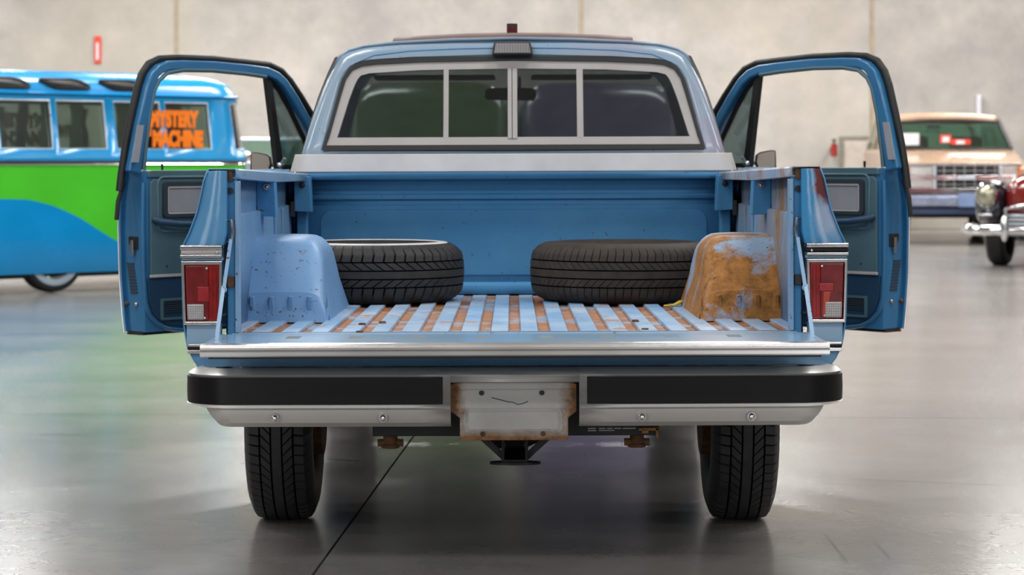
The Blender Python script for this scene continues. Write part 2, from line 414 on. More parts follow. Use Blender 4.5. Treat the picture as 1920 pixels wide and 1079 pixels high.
# ------------------------------------------------------------------ tyres and wheels
def tyre_mesh(R, W, rim, blocks=68, style=0, tw=.78):
    """returns G with axis along x; tread blocks, grooves and sidewalls are geometry"""
    T = W*tw; ribs = 5; gw = T*.035
    cols = []                                          # (x, r, kind, t)
    sw = [(-.30*W, rim-.012), (-.36*W, rim), (-.44*W, rim+.02), (-.5*W, rim+(R-rim)*.42), (-.485*W, rim+(R-rim)*.68), (-.43*W, R-.022 if tw > .7 else R-.03)]
    for x, r in sw: cols.append((x, r, 's'))
    rw = (T-gw*(ribs-1))/ribs; x = -T/2
    def crown(x): return R-.010*abs(2*x/T)**2.6
    for k in range(ribs):
        kd = 'e' if k in (0, 4) else ('m' if k in (1, 3) else 'c')
        for t in (0, .34, .67, 1): cols.append((x+rw*t, crown(x+rw*t), kd+str(int(t*3+.5))))
        x += rw
        if k < ribs-1:
            cols.append((x+.0012, crown(x)-.009, 'g')); cols.append((x+gw-.0012, crown(x)-.009, 'g'))
            x += gw
    for xx, r in reversed(sw): cols.append((-xx, r, 's'))
    n = blocks*4; rows = []; fr = (0, .10, .14, .95) if style == 0 else (0, .06, .09, .97)
    for cx_, r, kd in cols:
        row = []
        for j in range(n):
            b_, q_ = divmod(j, 4); rr = r; a = 2*pi*(b_+fr[q_])/blocks
            if kd[0] == 'e':
                a += 2*pi/blocks*.12*int(kd[1])/3
                if q_ < 2: rr -= .008
            elif kd[0] == 'm':
                a += 2*pi/blocks*(.9 if cx_ < 0 else -.9)*int(kd[1])/3
                if q_ < 2 and kd[1] != ('3' if cx_ < 0 else '0'): rr -= .006 if style == 0 else .004
            elif kd[0] == 's' and abs(abs(cx_)-.43*W) < 1e-6 and q_ < 2 and style == 0: rr -= .005
            row.append((cx_, rr*cos(a), rr*sin(a)))
        rows.append(row)
    g = G(); g.grid(rows, False, True)
    m = []
    for i in range(len(cols)-1):
        ka, kb = cols[i][2], cols[i+1][2]; gr = ka[0] == 'g' or kb[0] == 'g'
        rib = ka[0] in 'em' and kb[0] in 'em' and ka[0] == kb[0]
        m += [1 if gr or (rib and j % 4 == 0) else 0 for j in range(n)]
    g.m = m; return g
def rim_mesh(R, W, side=-1):
    g = G(); fn = lambda r, a, h: (h, r*cos(a), r*sin(a))
    s = side
    g.lathe([(R+.012, s*.30*W), (R, s*.34*W), (R-.012, s*.33*W), (R-.02, s*.26*W), (R-.03, s*.1*W), (R*.8, s*.06*W), (R*.6, s*.16*W), (R*.45, s*.17*W), (R*.3, s*.12*W), (.05, s*.14*W), (.045, s*.24*W), (.0, s*.25*W)], fn, 48)
    g.lathe([(R-.03, s*.1*W), (R-.03, -s*.25*W), (R, -s*.34*W), (R+.01, -s*.3*W)], fn, 48)
    return g
def shift(g, c, ax='x'):
    """place an axis-x mesh at c; ax='z' lays it flat"""
    if ax == 'x': g.v = [(p[0]+c[0], p[1]+c[1], p[2]+c[2]) for p in g.v]
    else: g.v = [(p[1]+c[0], p[2]+c[1], p[0]+c[2]) for p in g.v]
    return g

# ------------------------------------------------------------------ the pickup truck
YT, YG, YBH, AX = 7.12, 6.62, 9.40, 8.03
TROOT = (TX, AX, 0)
truck = root('pickup_truck', TROOT, 'faded blue pickup truck seen from behind with both doors and tailgate open', 'pickup truck')
def P(name, g, m, parent=None, body=True, **k):
    parent = parent or truck
    return build(name, g, m, parent, xf=truckxf if body else None, off=TROOT, **k)
def both(name, g, ml, mr=None, **k):
    a = P(name, g, ml, **k); b = P(name, g, mr or ml, mx=True, **k); return a, b
XZ = lambda Y: (lambda a, b, d: (a, Y+d, b))
def q(px, py, Y): return (hx(px, Y), Z(py, Y))
def polyY(pts, Y): return [q(px, py, Y) for px, py in pts]

# --- outer bed sides: profile lofted forward, wheel arch left open
prof = [q(*p, YT) for p in ((388, 319), (382, 332), (374, 372), (367, 400), (353, 436), (342, 458), (340, 490), (342, 600), (348, 640), (353, 662), (372, 684))]
prof.append((-.955, .50))
def interp_prof(z):
    if z >= prof[0][1]: return prof[0][0]
    for (xa, za), (xb, zb) in zip(prof, prof[1:]):
        if za >= z >= zb: return xa+(xb-xa)*(za-z)/max(1e-6, za-zb)
    return prof[-1][0]
ys = [7.12, 7.2, 7.4, 7.5]+[AX+.46*cos(pi-pi*k/14) for k in range(15)]+[8.65, 9.0, 9.44]
rows = []
for y in ys:
    dz = y-AX; zb = .5
    if abs(dz) < .46: zb = max(.5, .38+sqrt(max(0, .46**2-dz*dz)))
    zt = prof[0][1]; n = 22; row = []
    for k in range(n+1):
        z = zt+(zb-zt)*k/n; row.append((interp_prof(z)*(1.0 if y > 7.13 else 1), y, z))
    rows.append(row)
g = G(); g.grid(rows)
both('bed_side', g, M['blue'], solid=.004, ang=50)
g = G(); g.tube([(-1.0, AX-.46*cos(pi*k/16), max(.5, .38+.46*sin(pi*k/16))) for k in range(17)], .012, 6)
both('wheel_arch_lip', g, M['chrome'])
# --- tail face of each bed side, upper part flared
inner_px = 424
tl = [(388, 319), (382, 332), (374, 372), (367, 400), (353, 436), (342, 458)]
g = G(); rows = []
for px, py in tl:
    x0, z0 = q(px, py, YT); x1, _ = q(424 if py < 440 else 418, py, YT)
    rows.append([(x0, YT+.012, z0), (x0+.012, YT-.002, z0), (x0+(x1-x0)*.5, YT-.012, z0), (x1-.006, YT-.008, z0), (x1, YT+.004, z0), (x1, YT+.06, z0)])
g.grid(rows)
top = rows[0]; g.add([(p[0], p[1], p[2]) for p in top]+[(p[0], YT+.08, p[2]+.004) for p in top], [(i, i+1, i+7, i+6) for i in range(5)])
both('tail_panel', g, M['blue'], M['tail_r'], ang=60)
g = G(); g.box(*sorted((hx(348, YT), hx(412, YT))), YT-.004, YT+.05, Z(646, YT), Z(604, YT))
both('lower_tail_panel', g, M['blue_pale'], bevel=.006)
# chrome mouldings above the lamp
for (py0, py1, dy, mat, nm, pl) in ((458, 466, .022, 'chrome', 'chrome_moulding', 338), (466, 475, .016, 'chrome_dull', 'moulding_stripe', 339), (475, 481, .02, 'chrome', 'chrome_moulding', 338), (481, 487, .006, 'blue_pale', 'moulding_backing', 341)):
    g = G(); a, b = hx(pl, YT), hx(417, YT)
    g.box(a, b, YT-dy, YT+.03, Z(py1, YT), Z(py0, YT)); g.box(a, a+.012, YT+.03, YT+.25, Z(py1, YT), Z(py0, YT))
    both(nm, g, M[mat], M['blackgloss'] if nm == 'moulding_stripe' else M[mat], bevel=.003)
g = G(); g.ball((hx(407, YT), YT-.018, Z(471, YT)), .005, .005, .005, 8, 6); both('moulding_screw', g, M['chrome'])
# --- tail lamps
def lamp(mx):
    gl = G(); o = polyY([(340, 487), (417, 487), (414, 607), (345, 607)], YT); i = polyY([(346, 494), (411, 494), (409, 600), (349, 600)], YT)
    gl.ring(o, i, XZ(YT), -.02, .02)
    bez = P('tail_lamp', gl, M['chrome'], mx=mx, bevel=.003, label='chrome framed red tail lamp')
    def quad(name, pts, m, d0, d1, b=.003):
        gg = G(); gg.prism(polyY(pts, YT), XZ(YT), d0, d1); return P(name, gg, m, parent=bez, mx=mx, bevel=b)
    quad('red_lens', [(346, 494), (411, 494), (409, 600), (349, 600)], M['red'], -.012, .02)
    quad('dark_lens_section', [(347, 496), (391, 496), (391, 598), (350, 598)], M['reddark'], -.0155, -.01)
    quad('brake_lens', [(370, 535), (392, 535), (392, 563), (370, 563)] if not mx else [(366, 533), (394, 533), (394, 548), (366, 548)], M['redbright'], -.0175, -.012)
    if mx: quad('turn_lens', [(372, 549), (386, 549), (388, 597), (378, 597)], M['orange_lens'], -.0175, -.012)
    gg = G()
    for k in range(9):
        px = 352+k*6.6; a, z1 = q(px, 498, YT); _, z0 = q(px, 565 if px < 386 else 596, YT); gg.box(a-.0006, a+.0006, YT-.0168, YT-.012, z0, z1)
    P('lens_flutes', gg, M['red'], parent=bez, mx=mx)
    rv = quad('reversing_lens', [(351, 568), (382, 568), (382, 597), (352, 597)], M['revlens'], -.019, -.012)
    gg = G()
    for k in range(7):
        px = 354+k*4.2; a, z1 = q(px, 570, YT); _, z0 = q(px, 595, YT); gg.box(a-.0008, a+.0008, YT-.0205, YT-.018, z0, z1)
    for k in range(6):
        py = 572+k*4.4; a, z = q(353, py, YT); b, _ = q(381, py, YT); gg.box(a, b, YT-.0205, YT-.018, z-.0008, z+.0008)
    P('lens_ribs', gg, M['alu_frame'], parent=bez, mx=mx)
    for px, py in ((388, 501), (384, 594)):
        gg = G(); x, z = q(px, py, YT); gg.ball((x, YT-.018, z), .0045, .004, .0045, 8, 6); P('lens_screw', gg, M['chrome'], parent=bez, mx=mx)
lamp(False); lamp(True)
# lower moulding under the pale panel
for py0, py1, mat, nm in ((643, 648, 'chrome', 'chrome_moulding'), (648, 654, 'blackgloss', 'moulding_stripe'), (654, 661, 'chrome', 'chrome_moulding')):
    g = G(); g.box(hx(351, YT), hx(402, YT), YT-.012, YT+.03, Z(py1, YT), Z(py0, YT)); both(nm, g, M[mat], bevel=.002)
# rear sill below the gate
g = G(); g.prism(polyY([(354, 661), (1573, 661), (1566, 676), (1552, 692), (375, 692), (361, 676)], YT), XZ(YT), .0, .06)
P('rear_sill', g, M['blue'], bevel=.004)
# --- tail posts
g = G(); g.box(hx(425, 7.16), hx(441, 7.16), 7.16, 7.21, .69, Z(320, 7.16)); both('tail_post', g, M['blue_deep'], bevel=.004)
g = G(); g.box(hx(440, 7.15), hx(447.5, 7.15), 7.145, 7.2, .70, Z(338, 7.15)); both('post_flange', g, M['rail_l'], bevel=.002)
g = G(); x, z = q(431, 356, 7.16); g.cyl((x, 7.153, z), (x, 7.17, z), .010, 14); both('post_bumper_stop', g, M['black'])
g = G(); x, z = q(431, 527, 7.15); g.box(x-.010, x+.012, 7.145, 7.165, z-.016, z+.016); both('latch_striker', g, M['rustdark'], M['black'], bevel=.003)
g = G(); x, z = q(431, 430, 7.14); g.tube([(x-.012, 7.15, z+.03), (x+.004, 7.135, z+.03), (x+.010, 7.13, z), (x+.004, 7.135, z-.03), (x-.012, 7.15, z-.035)], .005, 8); both('strap_hook', g, M['chrome_dull'])
g = G(); g.box(hx(427, 7.16), hx(437, 7.16), 7.15, 7.165, Z(338, 7.16), Z(318, 7.16)); both('post_cap', g, M['rustdark'], bevel=.002)
# folding gate strap
a = (hx(432, 7.12), 7.12, Z(447, 7.12)); b = (hx(418, 7.0), 7.0, Z(542, 7.0)); c = (hx(404, 6.84), 6.84, Z(636, 6.84))
g = G(); g.sweep([a, b], .011, .004, (.3, -1, .1)); g.sweep([(b[0], b[1]-.004, b[2]+.01), (c[0], c[1], c[2]-.0)], .012, .004, (.3, -1, .1))
g.cyl((b[0], b[1]-.01, b[2]), (b[0], b[1]+.006, b[2]), .010, 12)
both('tailgate_strap', g, M['rail_l'], bevel=.001)
# --- bed interior
def hz(px, Y): return -hx(px, Y)
lip = [( -.846, 7.14), (-.846, 7.3), (-.836, 8.2), (-.824, 9.0), (-.815, 9.38)]
g = G(); rows = []
for x, y in lip:
    t = (y-7.14)/2.24; zt = Z(315, 7.14)*(1-t)+Z(325, 9.38)*t; hb = .026+.022*sin(pi*min(1, t*1.1))*.4
    rows.append([(interp_prof(9), y, zt-.01), (-.93, y, zt), (x-.004, y, zt), (x, y, zt-.004), (x, y, zt-hb), (x-.01, y, zt-hb-.002)])
g.grid(rows); both('bed_rail', g, M['rail_l'], M['rail_r'], solid=.003, ang=30)
wall = [(-.90, 1.19), (-.90, 1.075), (-.90, Z(395, 8.0)), (-.885, Z(397, 8.0)), (-.882, .93), (-.882, .69)]
g = G(); rows = [[(x, y, z) for x, z in wall] for y in (7.19, 7.6, 8, 8.4, 8.8, 9.2, 9.41)]
g.grid(rows); both('inner_bed_wall', g, M['blue_wall_l'], M['blue_wall_r'], solid=.003, ang=25)
for y in (7.42, 8.62, 8.9):
    g = G(); g.box(-.884, -.874, y, y+.035, .70, Z(400, 8)); both('wall_rib', g, M['blue_wall_l'], M['blue_wall_r'], bevel=.004)
for (Y, pi_, po, pt, pb) in ((8.19, 517, 481, 333, 405), (9.22, 584, 552, 330, 397)):
    xi, xo = hx(pi_, Y), hx(po, Y)
    g = G(); g.prism([(xo, Z(pb-2, Y)), (xi+.000, Z(pb, Y)), (xi-.006, Z(pt, Y)), (xo, Z(pt, Y))], XZ(Y), 0, .09)
    both('stake_pocket', g, M['blue_deep'], bevel=.003)
    g = G(); x, z = hx(pi_-17, Y), Z(pt+16, Y); g.cyl((x, Y-.008, z), (x, Y+.002, z), .012, 16); g.ball((x, Y-.008, z), .007, .005, .007, 10, 6)
    both('pocket_bolt', g, M['chrome_dull'] if Y < 9 else M['black'], bevel=.001)
    g = G(); g.box(xo-.014, xo+.003, Y-.001, Y+.02, Z(pb+8, Y), Z(pb-20, Y)); both('pocket_slot', g, M['black'])
# bulkhead with pressed ridges
bp = [(9.33, 1.148), (9.33, 1.171), (9.46, 1.172), (9.46, 1.150), (9.40, 1.147), (9.402, 1.09), (9.388, 1.085), (9.388, 1.07), (9.402, 1.064), (9.402, 1.046), (9.395, 1.042), (9.395, .735), (9.375, .722), (9.36, .69)]
g = G(); g.grid([[(x, y, z) for y, z in bp] for x in (-.90, -.45, 0, .45, .90)]); P('bulkhead', g, M['blue_deep'], solid=.003, ang=25)
g = G(); hw, z0, z1, r = .775, .76, 1.026, .05
rr = [(sx*(hw-r)+r*cos(a), sz+r*sin(a)) for sx, sz, a0 in ((1, z1-r, 0), (-1, z1-r, pi/2), (-1, z0+r, pi), (1, z0+r, 1.5*pi)) for a in [a0+pi/2*k/5 for k in range(6)]]
g.prism(rr, XZ(9.40), -.014, 0); P('pressed_panel', g, M['blue_deep'], bevel=.007, bseg=3)
for s in (-1, 1):
    g = G(); g.box(s*.84-.02, s*.84+.02, 9.30, 9.40, .70, 1.15); P('corner_post', g, M['blue_deep'], bevel=.006)
# ribbed floor
g = G(); xs = []; per = .0917
k = -10
pts = []
for i in range(-9, 10):
    c0 = i*per
    for dx, h in ((-.0205, 1), (-.0155, 0), (.0155, 0), (.0205, 1)): pts.append((c0+dx, h))
pts = [(-.885, 1)]+[p for p in pts if abs(p[0]) < .88]+[(.885, 1)]
fine = []
for (xa, ha), (xb, hb) in zip(pts, pts[1:]):
    fine.append((xa, ha))
    if xb-xa > .02: fine.append(((xa+xb)/2, ha))
fine.append(pts[-1])
ysf = [7.165, 7.185]+[7.185+(9.30-7.185)*i/30 for i in range(1, 30)]+[9.30, 9.40]
rows = []; att = []
for y in ysf:
    t = (y-7.1)/2.3; zf = .70-.015*t; row = []
    for x, h in fine:
        gdep = 0 if (y < 7.18 or y > 9.31) else (1-h)
        row.append((x, y, zf-.011*gdep)); att.append(float(gdep))
    rows.append(row)
g.grid(rows); g.attr = {'groove': att}; P('bed_floor', g, M['bedfloor'], ang=20, solid=0)
g = G(); g.box(-.86, .86, 7.11, 7.168, .66, .699); P('floor_end_sill', g, M['blue_pale'], bevel=.004)
for px, py in ((678, 607), (673, 622), (716, 604), (1190, 603), (1208, 619)):
    Y = (HC-.70)*F/(py-HY); g = G(); x = hx(px, Y); g.cyl((x, Y, .697), (x, Y, .704), .013, 14, .010); P('floor_bolt', g, M['rustdark'])
# wheelhouses
st = [(7.745, .0), (7.765, .055), (7.785, .098), (7.80, .104), (7.90, .205), (7.955, .252), (8.0, .268), (8.06, .274), (8.34, .274), (8.42, .262), (8.52, .2), (8.60, .09), (8.64, 0)]
g = G(); rows = []
for y, h in st:
    r = min(.075, h*.6); row = []
    tp = .03*h/.27; xi = -.612-tp; rb = 0
    row.append((-.607, y-.004, .688)); row.append((-.614, y, .688+h*.12)); row.append((xi+.004, y, .69+h*.45))
    for k in range(7):
        a = pi/2*k/6
        row.append((xi-r+r*cos(a)-.004, y, .688+h-r+r*sin(a)))
    row.append((-.78, y, .688+h+.002)); row.append((-.884, y, .688+h))
    rows.append(row)
g.grid(rows); wa, wb = both('wheelhouse', g, M['well_l'], M['well_r'], ang=28, subd=0)
for o_, mx in ((wa, False), (wb, True)):
    for k in range(4):
        px = 470+k*36; g = G(); x = hx(px, 7.74); g.prism([(x-.012, .70), (x+.012, .70), (x+.007, .775), (x-.007, .775)], XZ(7.762), -.003, .04)
        P('pressed_rib', g, M['well_l'] if not mx else M['well_r'], parent=o_, mx=mx, bevel=.004)
# --- tailgate, lowered
gw = (1552-372)/2*YG/F
g = G(); g.grid([[(x, y, z) for y, z in ((7.105, .672), (7.105, .694), (7.09, .699), (6.95, .700), (6.72, .702), (6.645, .704))] for x in (-gw, -gw/2, 0, gw/2, gw)])
g.grid([[(x, y, z) for y, z in ((7.105, .672), (6.645, .668))] for x in (-gw, gw)])
for s in (-1, 1): g.box(s*gw-.004, s*gw+.004, 6.645, 7.105, .670, .699)
gate = P('tailgate', g, M['blue_pale'], ang=30)
for px in (548, 666, 785, 903, 1022, 1139, 1257, 1375):
    x = hx(px, 6.93); g = G(); g.box(x-.021, x+.021, 6.86, 6.985, .6985, .7006); P('drain_slot', g, M['slot'], parent=gate, bevel=.001)
g = G(); g.cyl((-.84, 7.112, .694), (.84, 7.112, .694), .006, 10); P('gate_hinge_rod', g, M['rail_l'], parent=gate)
cp = [(6.66, .7055), (6.63, .7085), (6.617, .705), (6.613, .699), (6.613, .690), (6.618, .687), (6.612, .684), (6.611, .674), (6.616, .670), (6.66, .668)]
g = G(); g.grid([[(x, y, z-.001) for y, z in cp] for x in (-gw, 0, gw)])
for s in (-1, 1): g.add([(s*gw, y, z-.001) for y, z in cp], [tuple(range(len(cp)))])
P('chrome_edge_moulding', g, M['gate_trim'], parent=gate, ang=35)
g = G(); g.box(-gw+.02, gw-.02, 6.64, 6.67, .662, .669); P('gate_underside_lip', g, M['black'], parent=gate)
# --- bumper
BY = 6.93
def bpath(n=14):
    out = [(0., 0, -1.)]; out = []
    for x in (.19, .3, .5, .7, .84): out.append((x, BY+.012*(x/.9)**2, 0))
    r = .135
    for k in range(1, 11):
        a = pi/2*k/10; out.append((.845+r*sin(a), BY+.0105+r*(1-cos(a)), a))
    out.append((.98, 7.22, pi/2)); return out
bprof_top = [(-.15, .607), (-.10, .609), (-.04, .604), (-.012, .597), (0, .588), (-.004, .582)]
bprof_low = [(-.006, .583), (-.006, .502), (.004, .499), (.006, .492), (-.002, .486), (-.004, .465), (-.012, .447), (-.03, .434), (-.07, .43)]
def bsurf(prof, path):
    return [[(-(x+(d-(.05*sin(a) if z < .49 else 0))*sin(a)), y-d*cos(a), z+(.045*sin(a)**2*min(1, (.50-z)/.05) if z < .50 else 0)) for d, z in prof] for x, y, a in path]
g = G(); pth = bpath(); g.grid(bsurf(bprof_top+bprof_low[1:], pth))
g.v = g.v+[]; gm = G(); gm.v = list(g.v); gm.f = list(g.f); gm.m = list(g.m)
gm.add([(-p[0], p[1], p[2]) for p in g.v], g.f)
gm.grid([[(x, BY+0-d, z) for d, z in bprof_top+[(-.006, .575), (-.006, .567), (-.02, .565)]] for x in (-.19, 0, .19)])
bump = P('rear_bumper', gm, M['bumper'], ang=30, solid=.003, label='dull chrome bumper with black rub strips')
gt = G(); tp = [(d-.001, z+.0016) for d, z in bprof_top[:-1]]; gt.grid(bsurf(tp, pth)); gt.add([(-p[0], p[1], p[2]) for p in gt.v], list(gt.f))
gt.grid([[(x, BY-d, z) for d, z in tp] for x in (-.19, 0, .19)]); P('chrome_top_ledge', gt, M['chrome'], parent=bump, ang=50)
rsx = [( .213, BY, 0)]+pth[1:-1]+[(.981, 7.12, pi/2)]
for mx in (False, True):
    g = G(); rows = bsurf([(-.005, .582), (.006, .580), (.007, .54), (.006, .504), (-.005, .502)], rsx); g.grid(rows)
    g.add(rows[0], [tuple(range(5))]); P('rub_strip', g, M['blackgloss'], parent=bump, mx=mx, ang=30)
for px in (513, 716, 1202, 1407):
    g = G(); x, z = q(px, 783, BY); g.cyl((x, BY+.004, z), (x, BY-.006, z), .0135, 18); g.ball((x, BY-.005, z), .0105, .009, .0105, 14, 8)
    P('bumper_bolt', g, M['chrome'], parent=bump)
# plate holder
PY = 6.975
br = P('plate_bracket', G().prism(polyY([(843, 722), (850, 718), (1072, 718), (1079, 722), (1079, 772), (1063, 784), (1063, 826), (860, 826), (860, 784), (843, 772)], PY), XZ(PY), 0, .004), M['plate'], bevel=.001, label='rust edged off-white number plate holder')
def rrect(px0, py0, px1, py1, r, Y, n=4):
    x0, z1 = q(px0, py0, Y); x1, z0 = q(px1, py1, Y)
    return [((x1-r if sx > 0 else x0+r)+r*cos(a0+pi/2*k/n), (z1-r if sz > 0 else z0+r)+r*sin(a0+pi/2*k/n)) for sx, sz, a0 in ((1, 1, 0), (-1, 1, pi/2), (-1, -1, pi), (1, -1, 1.5*pi)) for k in range(n+1)]
g = G(); g.tube([(x, PY-.001, z) for x, z in rrect(873, 771, 1046, 808, .012, PY)], .003, 6, True); P('embossed_border', g, M['plate'], parent=br)
g = G(); g.tube([(x, PY-.001, z) for x, z in rrect(866, 769, 1053, 813, .014, PY)], .002, 6, True); P('embossed_border', g, M['plate'], parent=br)
g = G(); a, z = q(846, 732, PY); b, _ = q(1076, 732, PY); g.box(a, b, PY-.004, PY, z-.002, z+.002)
a, z = q(862, 768, PY); b, _ = q(1060, 768, PY); g.box(a, b, PY-.004, PY, z-.0015, z+.0015); P('pressed_crease', g, M['plate'], parent=br, bevel=.001)
for px, py, m in ((901, 737, 'black'), (1014, 737, 'black'), (903, 814, 'rustdark'), (1016, 814, 'rustdark')):
    g = G(); x, z = q(px, py, PY); g.cyl((x, PY-.005, z), (x, PY+.002, z), .0075, 14); P('plate_bolt', g, M[m], parent=br)
g = G(); g.tube([(q(px, py, PY)[0], PY-.001, q(px, py, PY)[1]) for px, py in ((920, 746), (936, 750), (950, 754), (960, 755), (968, 759), (980, 757), (988, 753))], .0011, 5); P('scratch', g, M['dark'], parent=br)
# --- underside
g = G(); g.box(hx(696, 7.2), hx(1234, 7.2), 7.2, 7.28, Z(818, 7.2), .55); P('rear_crossmember', g, M['dark'], bevel=.004)
g = G()
for k, (a, b) in enumerate(((1100, 1115), (1121, 1133), (1136, 1147), (1150, 1163), (1166, 1190))):
    g.box(hx(a, 7.19), hx(b, 7.19), 7.196, 7.1995, Z(806, 7.19), Z(804, 7.19))
g.box(hx(1100, 7.19), hx(1116, 7.19), 7.196, 7.1995, Z(810, 7.19), Z(808, 7.19)); g.box(hx(1121, 7.19), hx(1150, 7.19), 7.196, 7.1995, Z(809.6, 7.19), Z(808, 7.19))
P('warning_sticker', g, M['alu_frame'])
for px in (730, 1192):
    g = G(); x, z = q(px, 830, 7.3); g.cyl((x, 7.3, z+.08), (x, 7.3, z-.012), .022, 14); g.cyl((x-.04, 7.3, z), (x+.04, 7.3, z), .012, 10); g.cyl((x, 7.3, z-.005), (x, 7.3, z-.016), .028, 14)
    P('spring_shackle', g, M['rustdark'], bevel=.002)
g = G(); a, z = q(1195, 806, 7.19); b, _ = q(1232, 806, 7.19); g.box(a, b, 7.18, 7.2, z-.004, z+.004); g.box(b-.008, b, 7.18, 7.2, z-.026, z+.004); g.box(a+.01, a+.03, 7.18, 7.2, z-.012, z); P('rusty_hanger', g, M['rustyel'], bevel=.001)
HYD = 7.12
rec = P('hitch_receiver', G().ring(polyY([(938, 822), (988, 822), (988, 869), (938, 869)], HYD), polyY([(944, 828), (982, 828), (982, 862), (944, 862)], HYD), XZ(HYD), 0, .32), M['blackgloss'], bevel=.003)
for s in (-1, 1):
    g = G(); x0 = s*(hx(988, HYD)); g.prism([(x0, Z(866, HYD)), (x0, Z(850, HYD)), (s*hx(1020, HYD), Z(820, HYD)), (s*hx(1038, HYD), Z(820, HYD))], XZ(HYD), .04, .05); P('hitch_brace', g, M['dark'], parent=rec)
g = G(); x, z = 0, Z(870, HYD)
g.prism([(.078*cos(a), .03*sin(a)+7.14) for a in [2*pi*k/24 for k in range(24)]], lambda a, b, d: (a, b, d), z-.004, z+.004); P('hitch_plate', g, M['blackgloss'], parent=rec, bevel=.001)
g = G(); g.cyl((-.7, AX, .37), (.7, AX, .37), .04, 16); g.ball((0, AX, .37), .15, .14, .14, 18, 10); P('rear_axle', g, M['dark'], body=False)
for s in (-1, 1):
    g = G(); g.box(s*.43-.035, s*.43+.035, 7.25, 12.3, .5, .6); P('chassis_rail', g, M['dark'])
    g = G(); g.tube([(s*.5, 7.32, .46), (s*.5, 7.7, .37), (s*.5, AX, .33), (s*.5, 8.4, .37), (s*.5, 8.75, .46)], .028, 8, flat=.6); P('leaf_spring', g, M['dark'])
g = G(); g.cyl((.6, 8.6, .45), (.6, 9.4, .45), .09, 16); P('muffler', g, M['rustdark'])
g = G(); g.box(-.38, .38, 7.5, 11.9, .56, .64); P('floor_pan', g, M['dark'])
# --- wheels
R, W = .362, .226
tg = tyre_mesh(R, W, .19, 66)
for i, (x, y) in enumerate(((-.772, AX), (.772, AX), (-.80, 11.55), (.80, 11.55))):
    g = G(); g.v = list(tg.v); g.f = tg.f; g.m = tg.m; shift(g, (x, y, R-.004))
    g.v = [(p[0], p[1], max(p[2], .0005)) for p in g.v]
    ty = P('tyre', g, [M['tyre'], M['groove']], body=False, ang=35)
    g = shift(rim_mesh(.19, W, -1 if x < 0 else 1), (x, y, R-.004)); P('wheel_rim', g, M['chrome_dull'], parent=ty, body=False)
    g = G(); s = 1 if x < 0 else -1; g.cyl((x+s*.05, y, R-.004), (x+s*.13, y, R-.004), .15, 24, .14); P('brake_drum', g, M['rustdark'], parent=ty, body=False)
# --- cab
def RY(z): return 9.46+.30*max(0, z-1.25)
def rq(px, py):
    Y = 9.5
    for _ in range(3): z = Z(py, Y); Y = RY(z)
    return (hx(px, Y), z)
def symm(lp):   # left half from bottom centre round to top centre -> full loop
    return lp+[(-x, z) for x, z in reversed(lp) if abs(x) > 1e-6]
def densify(poly, n):
    L = len(poly); seg = [math.dist(poly[i], poly[(i+1) % L]) for i in range(L)]; tot = sum(seg); out = []; i = 0; acc = 0
    for k in range(n):
        t = tot*k/n
        while acc+seg[i] < t: acc += seg[i]; i += 1
        f = (t-acc)/seg[i]; a, b = poly[i], poly[(i+1) % L]; out.append((a[0]+(b[0]-a[0])*f, a[1]+(b[1]-a[1])*f))
    return out
def polar(poly, c, n):
    out = []
    for k in range(n):
        a = 2*pi*k/n; dx, dz = cos(a), sin(a); best = None
        for i in range(len(poly)):
            (x1, z1), (x2, z2) = poly[i], poly[(i+1) % len(poly)]
            x1 -= c[0]; x2 -= c[0]; z1 -= c[1]; z2 -= c[1]
            den = dx*(z2-z1)-dz*(x2-x1)
            if abs(den) < 1e-12: continue
            t = (x1*(z2-z1)-z1*(x2-x1))/den; u = (x1*dz-z1*dx)/den
            if t > 0 and -1e-9 <= u <= 1+1e-9: best = t if best is None else max(best, t)
        out.append((c[0]+dx*best, c[1]+dz*best))
    return out
def smooth_loop(p, it=2):
    for _ in range(it):
        q_ = []
        for i in range(len(p)):
            a, b = p[i], p[(i+1) % len(p)]
            q_ += [(a[0]*.75+b[0]*.25, a[1]*.75+b[1]*.25), (a[0]*.25+b[0]*.75, a[1]*.25+b[1]*.75)]
        p = q_
    return p
cabL = [(-.895, .46), (-.895, 1.05), rq(554, 322), rq(566, 285), rq(581, 235), rq(600, 180), rq(619, 135), rq(637, 104), rq(655, 92), rq(685, 84), rq(745, 78), rq(850, 73), (0, Z(71, 9.6))]
cab = symm(cabL); cc = (0, 1.42)
seal_o = symm([rq(606, 281), rq(612, 262), rq(634, 180), rq(643, 148), rq(655, 128), rq(672, 117), rq(700, 112), rq(780, 108), (0, rq(963, 105.5)[1])])
frm_o = symm([rq(612, 272), rq(618, 256), rq(641, 176), rq(650, 148), rq(662, 131), rq(680, 123), rq(705, 120), rq(790, 116), (0, rq(963, 113.5)[1])])
frm_i = symm([rq(633, 257), rq(636, 250), rq(656, 186), rq(666, 160), rq(672, 148), rq(678, 141), rq(694, 137), rq(790, 131.5), (0, rq(963, 129)[1])])
NN = 160
def shrink(poly, f, c=cc): return [(c[0]+(x-c[0])*f, c[1]+(z-c[1])*f) for x, z in poly]
cp_ = polar(cab, cc, NN); sp_ = polar(seal_o, cc, NN); fo_ = frm_o; fi_ = frm_i
g = G()
def ins(poly, d):
    out = []
    for x, z in poly:
        l = math.hypot(x-cc[0], z-cc[1]); out.append((cc[0]+(x-cc[0])*(l-d)/l, cc[1]+(z-cc[1])*(l-d)/l))
    return out
